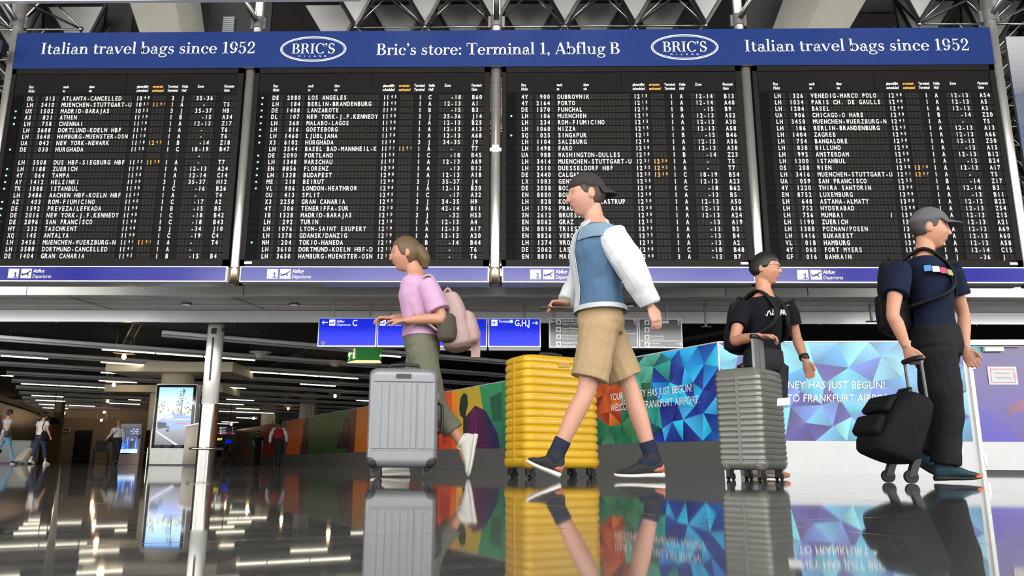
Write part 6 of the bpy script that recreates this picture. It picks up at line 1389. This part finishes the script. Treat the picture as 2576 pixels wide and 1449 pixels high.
for sg in (-1, 1):
    c = lo+yv*(sg*.13)+bx_*-.0; c.z = .035; mb = MB(); mb.cyl(c-yv*.014, c+yv*.014, .035, 18); mb.build('wheel', RUBBER, T)
    mb = MB(); mb.fbox(c-yv*.02-V((.02, 0, 0)), V((.04, 0, 0)), V((0, .04, 0)), ax*.1); mb.build('wheel_housing', BLACK, T)
    hd_ = M2.J['wrR']+V((.0, -.02, -.085)); mb = MB(); mb.tube((lo+ax*(Lc-.04)+bx_*.0+yv*(sg*.09), V((hd_.x, Yb+sg*.09, hd_.z))), .009, 8); mb.build('handle_tube', mat('dark_alloy_tube', (.1, .1, .1), .35, .8), T)
mb = MB(); mb.tube((V((hd_.x, Yb-.1, hd_.z)), V((hd_.x+.006, Yb, hd_.z+.008)), V((hd_.x, Yb+.1, hd_.z))), .016, 10); mb.build('handle_grip', BLACK, T, smooth=True)
mb = MB(); c = lo+ax*(Lc-.005)+bx_*.1; mb.tube((c-yv*.07, c-yv*.06+ax*.025, c+yv*.06+ax*.025, c+yv*.07), .011, 8); mb.build('top_handle', BLACK, T, smooth=True)

# ------------------------------------------------------------------ background travellers
def walker(label, u, vtop, h, Y, facing, skin, stride=.25, arm=(.15, -.1), female=False, armL=None, armR=None, phase=1, vox=.013):
    b = at(u, 1140, Y); b.z = 0; s = h/1.75; f = V((cos(facing), sin(facing), 0)); l = V((0, 0, 1)).cross(f); up = V((0, 0, 1))
    W = lambda fx, ly, z: b+f*(fx*s)+l*(ly*s)+up*(z*s)
    J = dict(head=W(.04, 0, 1.63), neck=W(.0, 0, 1.47), pelvis=W(0, 0, .97), shL=W(0, .18, 1.42), shR=W(0, -.18, 1.42))
    a, c = arm; J['elL'] = W(a*.6, .24, 1.13); J['wrL'] = W(a*1.5, .25, .88); J['elR'] = W(c*.6, -.24, 1.13); J['wrR'] = W(c*1.5, -.25, .88)
    if armL: J['elL'], J['wrL'] = W(*armL[0]), W(*armL[1])
    if armR: J['elR'], J['wrR'] = W(*armR[0]), W(*armR[1])
    st = stride*phase
    J['hipL'] = W(0, .09, .93); J['hipR'] = W(0, -.09, .93); J['knL'] = W(st*.55+.03, .09, .5); J['knR'] = W(-st*.3+.05, -.09, .5)
    J['anL'] = W(st, .09, .085+(.05 if phase < 0 else 0)); J['anR'] = W(-st, -.09, .085+(.05 if phase > 0 else 0))
    for S, q, y in (('L', st, .09), ('R', -st, -.09)):
        lift = .07 if q < 0 else 0; J['toe'+S] = W(q+.19, y, .0); J['heel'+S] = W(q-.06, y, lift)
    P = Person(label, J, f, f, s, skin, None, female, vox, [(S, dict(d=(J['wr'+S]-J['el'+S]), palm=l*(1 if S == 'R' else -1), curl=.5, side=1 if S == 'L' else -1)) for S in 'LR'], base=b)
    P.W = W; return P
WT = M_JERS('white_jersey', (.62, .6, .56)); LG = M_JERS('pale_grey_jersey', (.4, .4, .42)); JN = mat('light_blue_jeans', (.13, .24, .34), .85, var=.15); NVJ = mat('dark_navy_jeans', (.012, .022, .05), .85); BKC = mat('black_cloth', (.008, .008, .009), .85); WSH = mat('white_trainers', (.6, .6, .58), .6)
DKH = mat('dark_brown_hair', (.02, .012, .008), .6); BLH = mat('blond_hair', (.35, .22, .06), .55)
def tot(m_, P, k=.09): P.hair(m_, hair_off(.5, -.6, k, -.1))
# woman in jeans, cut by the left edge
A = walker('woman in pale grey T-shirt and light blue jeans walking away at the left edge', 8, 1032, 1.7, 25.2, radians(60), SK3, .3, (.1, -.15), True, phase=-1)
tot(DKH, A); A.shirt(LG, .02, .5, 1.16, 1.35); A.trousers(JN, .95, loose=1.15, hemr=.07)
for S in 'LR': A.shoe(S, mat('dark_grey_trainers', (.06, .06, .07), .6), WHITE)
def sbag(label, P, side, m, w=.17, h=.22, cross=False):
    sg = 1 if side == 'L' else -1; c = P.W(-.1, sg*.26, .98); T = thing('shoulder_bag', label, 'bag', c); s = P.s
    mb = MB(); l = P.lat*-1
    mb.rings([[c+P.f*(w*.85*k1*cos(2*pi*k/18))+P.lat*(.07*k2*sin(2*pi*k/18))+V((0, 0, z)) for k in range(18)] for z, k1, k2 in ((-h*.7, .7, .6), (-h*.6, 1, 1), (0, 1, 1), (h*.35, .85, .7), (h*.45, .7, .3))]); remeshed(mb, 'bag_body', m, T, .012, 3)
    top = P.W(0, -sg*.1 if cross else sg*.13, 1.47); mb = MB(); limb(mb, (c+V((0, 0, h*.4))-P.f*.06, (c+top)/2-P.f*.14*s, top, (c+top)/2+P.f*.14*s, c+V((0, 0, h*.4))+P.f*.06), [.014]*5, 8); mb.build('strap', m, T); return T
sbag('dark crossbody bag on the hip of the woman in light blue jeans', A, 'R', mat('dark_brown_leather', (.03, .025, .022), .5), .13, .16, True)
B = walker('woman in white T-shirt and navy trousers walking away with a black shoulder bag', 98, 1037, 1.66, 25.6, radians(75), SK3, .22, (.05, -.1), True, armL=((.06, .27, 1.12), (.12, .3, .87)), armR=((-.06, -.3, 1.14), (.02, -.36, .93)), phase=-1)
def pony(mb, H): mb.ball(H.loc(-.1, 0, .06), .05, 6); limb(mb, (H.loc(-.1, 0, .05), H.loc(-.13, 0, -.03), H.loc(-.12, 0, -.12)), [.035, .035, .015])
B.hair(DKH, hair_off(.5, -.6, .08, -.1), pony); B.shirt(WT, .0, .5, 1.16, 1.35); B.trousers(NVJ, .84, loose=1.12, hemr=.062)
for S in 'LR': B.shoe(S, WSH, WHITE)
sbag('large black shoulder bag on the woman in the white T-shirt', B, 'R', M_BP, .2, .26)
def small_case(label, P, m, side):
    sg = 1 if side == 'L' else -1; w = P.J['wr'+side]; c = V((w.x, w.y, 0))-P.f*.45+P.lat*(sg*.1); T = thing('suitcase', label, 'suitcase', c)
    mb = MB(); a = (w-V((0, 0, .06)))-(c+V((0, 0, .05))); a.normalize(); n = a.cross(P.lat).normalized()
    mb.fbox(c+V((0, 0, .05))-P.lat*.17-n*.11, P.lat*.34, n*.22, a*.5); o = mb.build('shell', m, T); bevel(o, .03, 2)
    for k in (-.08, .08): mb = MB(); mb.cyl(c+V((0, 0, .05))+a*.48+P.lat*k, w+P.lat*k-V((0, 0, .07)), .009, 6); mb.build('handle_tube', CHROME, T)
    mb = MB(); q = w-V((0, 0, .07)); mb.cyl(q-P.lat*.1, q+P.lat*.1, .014, 8); mb.build('handle_grip', BLACK, T)
    for k in (-.13, .13): mb = MB(); q = c+P.lat*k+V((0, 0, .035)); mb.cyl(q-P.lat*.012, q+P.lat*.012, .035, 12); mb.build('wheel', RUBBER, T)
small_case('small beige trolley case wheeled by the woman in the white T-shirt', B, mat('beige_case', (.3, .27, .22), .5), 'L')
small_case('small dark trolley case wheeled by the woman in light blue jeans', A, mat('dark_case', (.015, .015, .016), .5), 'L')
# wheelchair pusher
Cq = walker('person with blond hair in white shirt and black trousers pushing an empty wheelchair', 291, 1057, 1.7, 31, radians(100), SK3, .2, (.1, -.1), True, armL=((.22, .3, 1.2), (.4, .52, 1.0)), armR=((.05, -.24, 1.13), (.2, -.24, .9)), phase=1)
tot(BLH, Cq, .1); Cq.shirt(WT, .12, 1.8, 1.2, 1.4); Cq.trousers(BKC, .96, loose=1.2, top=.22, hemr=.07)
for S in 'LR': Cq.shoe(S, BLACK, BLACK)
sbag('black crossbody bag on the wheelchair pusher', Cq, 'L', M_BP, .13, .15, True)
c = at(254, 1140, 31.6); T = thing('wheelchair', 'empty dark wheelchair pushed along the taupe wall', 'wheelchair', (c.x, c.y, 0)); fx = V((cos(radians(115)), sin(radians(115)), 0)); ly = V((-fx.y, fx.x, 0)); Wc = lambda a, b, z: V((c.x, c.y, 0))+fx*a+ly*b+V((0, 0, z))
for sg in (-1, 1):
    mb = MB(); n = 28; rr = [Wc(.3*cos(2*pi*k/n), sg*.28, .3+.3*sin(2*pi*k/n)) for k in range(n+1)]; mb.tube(rr, .018, 6); wl = mb.build('wheel', RUBBER, T)
    mb = MB(); mb.cyl(Wc(0, sg*.27, .3), Wc(0, sg*.285, .3), .24, 28); mb.build('wheel_disc', mat('grey_wheel_disc', (.2, .2, .19), .5), wl)
    mb = MB(); mb.tube([Wc(.09*cos(2*pi*k/12)+.42, sg*.24, .09+.075*sin(2*pi*k/12)) for k in range(13)], .015, 6); mb.build('castor', RUBBER, T)
    mb = MB(); mb.tube((Wc(-.25, sg*.22, .35), Wc(-.27, sg*.22, .95), Wc(-.4, sg*.22, .98)), .013, 6); mb.tube((Wc(-.25, sg*.22, .5), Wc(.3, sg*.22, .5), Wc(.42, sg*.24, .17)), .013, 6); mb.build('frame', DARK, T)
    mb = MB(); mb.fbox(Wc(-.15, sg*.25-.03, .7), fx*.42, ly*.06, (0, 0, .04)); mb.build('armrest', BLACK, T)
    mb = MB(); mb.fbox(Wc(.45, sg*.12-.06, .1), fx*.16, ly*.12, (0, 0, .015)); mb.build('footrest', BLACK, T)
mb = MB(); mb.fbox(Wc(-.22, -.2, .5), fx*.45, ly*.4, (0, 0, .05)); bevel(mb.build('seat', BKC, T), .015); mb = MB(); mb.fbox(Wc(-.26, -.2, .52), fx*.03, ly*.4, (0, 0, .4)); bevel(mb.build('backrest', BKC, T), .012)
# man in red waistcoat and man in black
Dm = walker('man in red waistcoat over white shirt walking away along the painted hoarding', 698, 1057, 1.8, 31.8, radians(95), SKD, .12, (.1, -.05), False, armL=((.0, .3, 1.14), (.08, .33, .86)), armR=((.0, -.3, 1.14), (.12, -.31, .9)), phase=1)
tot(BKC, Dm, .03); s_ = Dm.shirt(WT, .14, 1.93, 1.2, 1.45); mb = MB()
pe, nk = Dm.J['pelvis'], Dm.J['neck']; up = nk-pe
mb.rings(torso_rings(Dm, Dm.lat, Dm.f, 1.33, [(pe+up*.12, Dm.sp[3][1], Dm.sp[3][2])]+[r for r in Dm.sp[4:7]]+[(Dm.sp[7][0], Dm.sp[7][1]*.86, Dm.sp[7][2]), (Dm.sp[8][0], Dm.sp[8][1]*.7, Dm.sp[8][2])])); remeshed(mb, 'waistcoat', mat('red_waistcoat_cloth', (.28, .008, .012), .8), Dm.root, .014, 3)
Dm.trousers(BKC, .97, loose=1.2, top=.2, hemr=.07)
for S in 'LR': Dm.shoe(S, BLACK, BLACK)
E_ = walker('bearded man in black T-shirt and black trousers walking towards the hall beside the hoarding', 648, 1085, 1.76, 42, radians(-90), SK3, .06, (.1, .1), False, armL=((.05, .26, 1.14), (.1, .24, .9)), armR=((.08, -.26, 1.14), (.24, -.12, 1.0)), phase=1)
tot(BKC, E_, .05); E_.shirt(BKC, .03, .62, 1.16, 1.4); E_.trousers(BKC, .97, loose=1.2, hemr=.06)
mb = MB(); E_.H.mesh(mb, lambda th, ph: -.06+.09*smst(.12, .3, -ph)*(1 if abs(th) < 1.5 else 0)); mb.build('beard', BKC, E_.root, smooth=True)
for S in 'LR': E_.shoe(S, BLACK, BLACK)
F1 = walker('far traveller in black shorts with a backpack beside the white column', 552, 1108, 1.76, 59, radians(85), SK3, .1, vox=.018); tot(DKH, F1); F1.shirt(M_JERS('dark_olive_jersey', (.05, .045, .03)), .02, .6, 1.2, 1.4); F1.trousers(BKC, .46, loose=1.2, name='shorts')
for S in 'LR': F1.shoe(S, WSH, WHITE)
backpack('dark backpack on the far traveller in black shorts', F1, mat('dark_brown_nylon', (.03, .024, .018), .7), .46, .17, .1)
F2 = walker('far traveller in dark top and tan trousers with long hair', 570, 1118, 1.62, 60, radians(60), SK3, .25, female=True, vox=.018); F2.hair(DKH, hair_off(.5, -.7, .09, -.2), pony); F2.shirt(BKC, .05, .6, 1.16, 1.35); F2.trousers(mat('tan_cotton', (.3, .19, .08), .85), .92, loose=1.2, hemr=.08)
for S in 'LR': F2.shoe(S, BLACK, WHITE)
F3 = walker('far traveller in white top half hidden behind the pale far counter', 580, 1120, 1.6, 60.5, radians(70), SK3, .15, female=True, vox=.018); tot(DKH, F3); F3.shirt(WT, .05, .6, 1.16, 1.35); F3.trousers(BKC, .9, loose=1.15)
for S in 'LR': F3.shoe(S, WSH, WHITE)
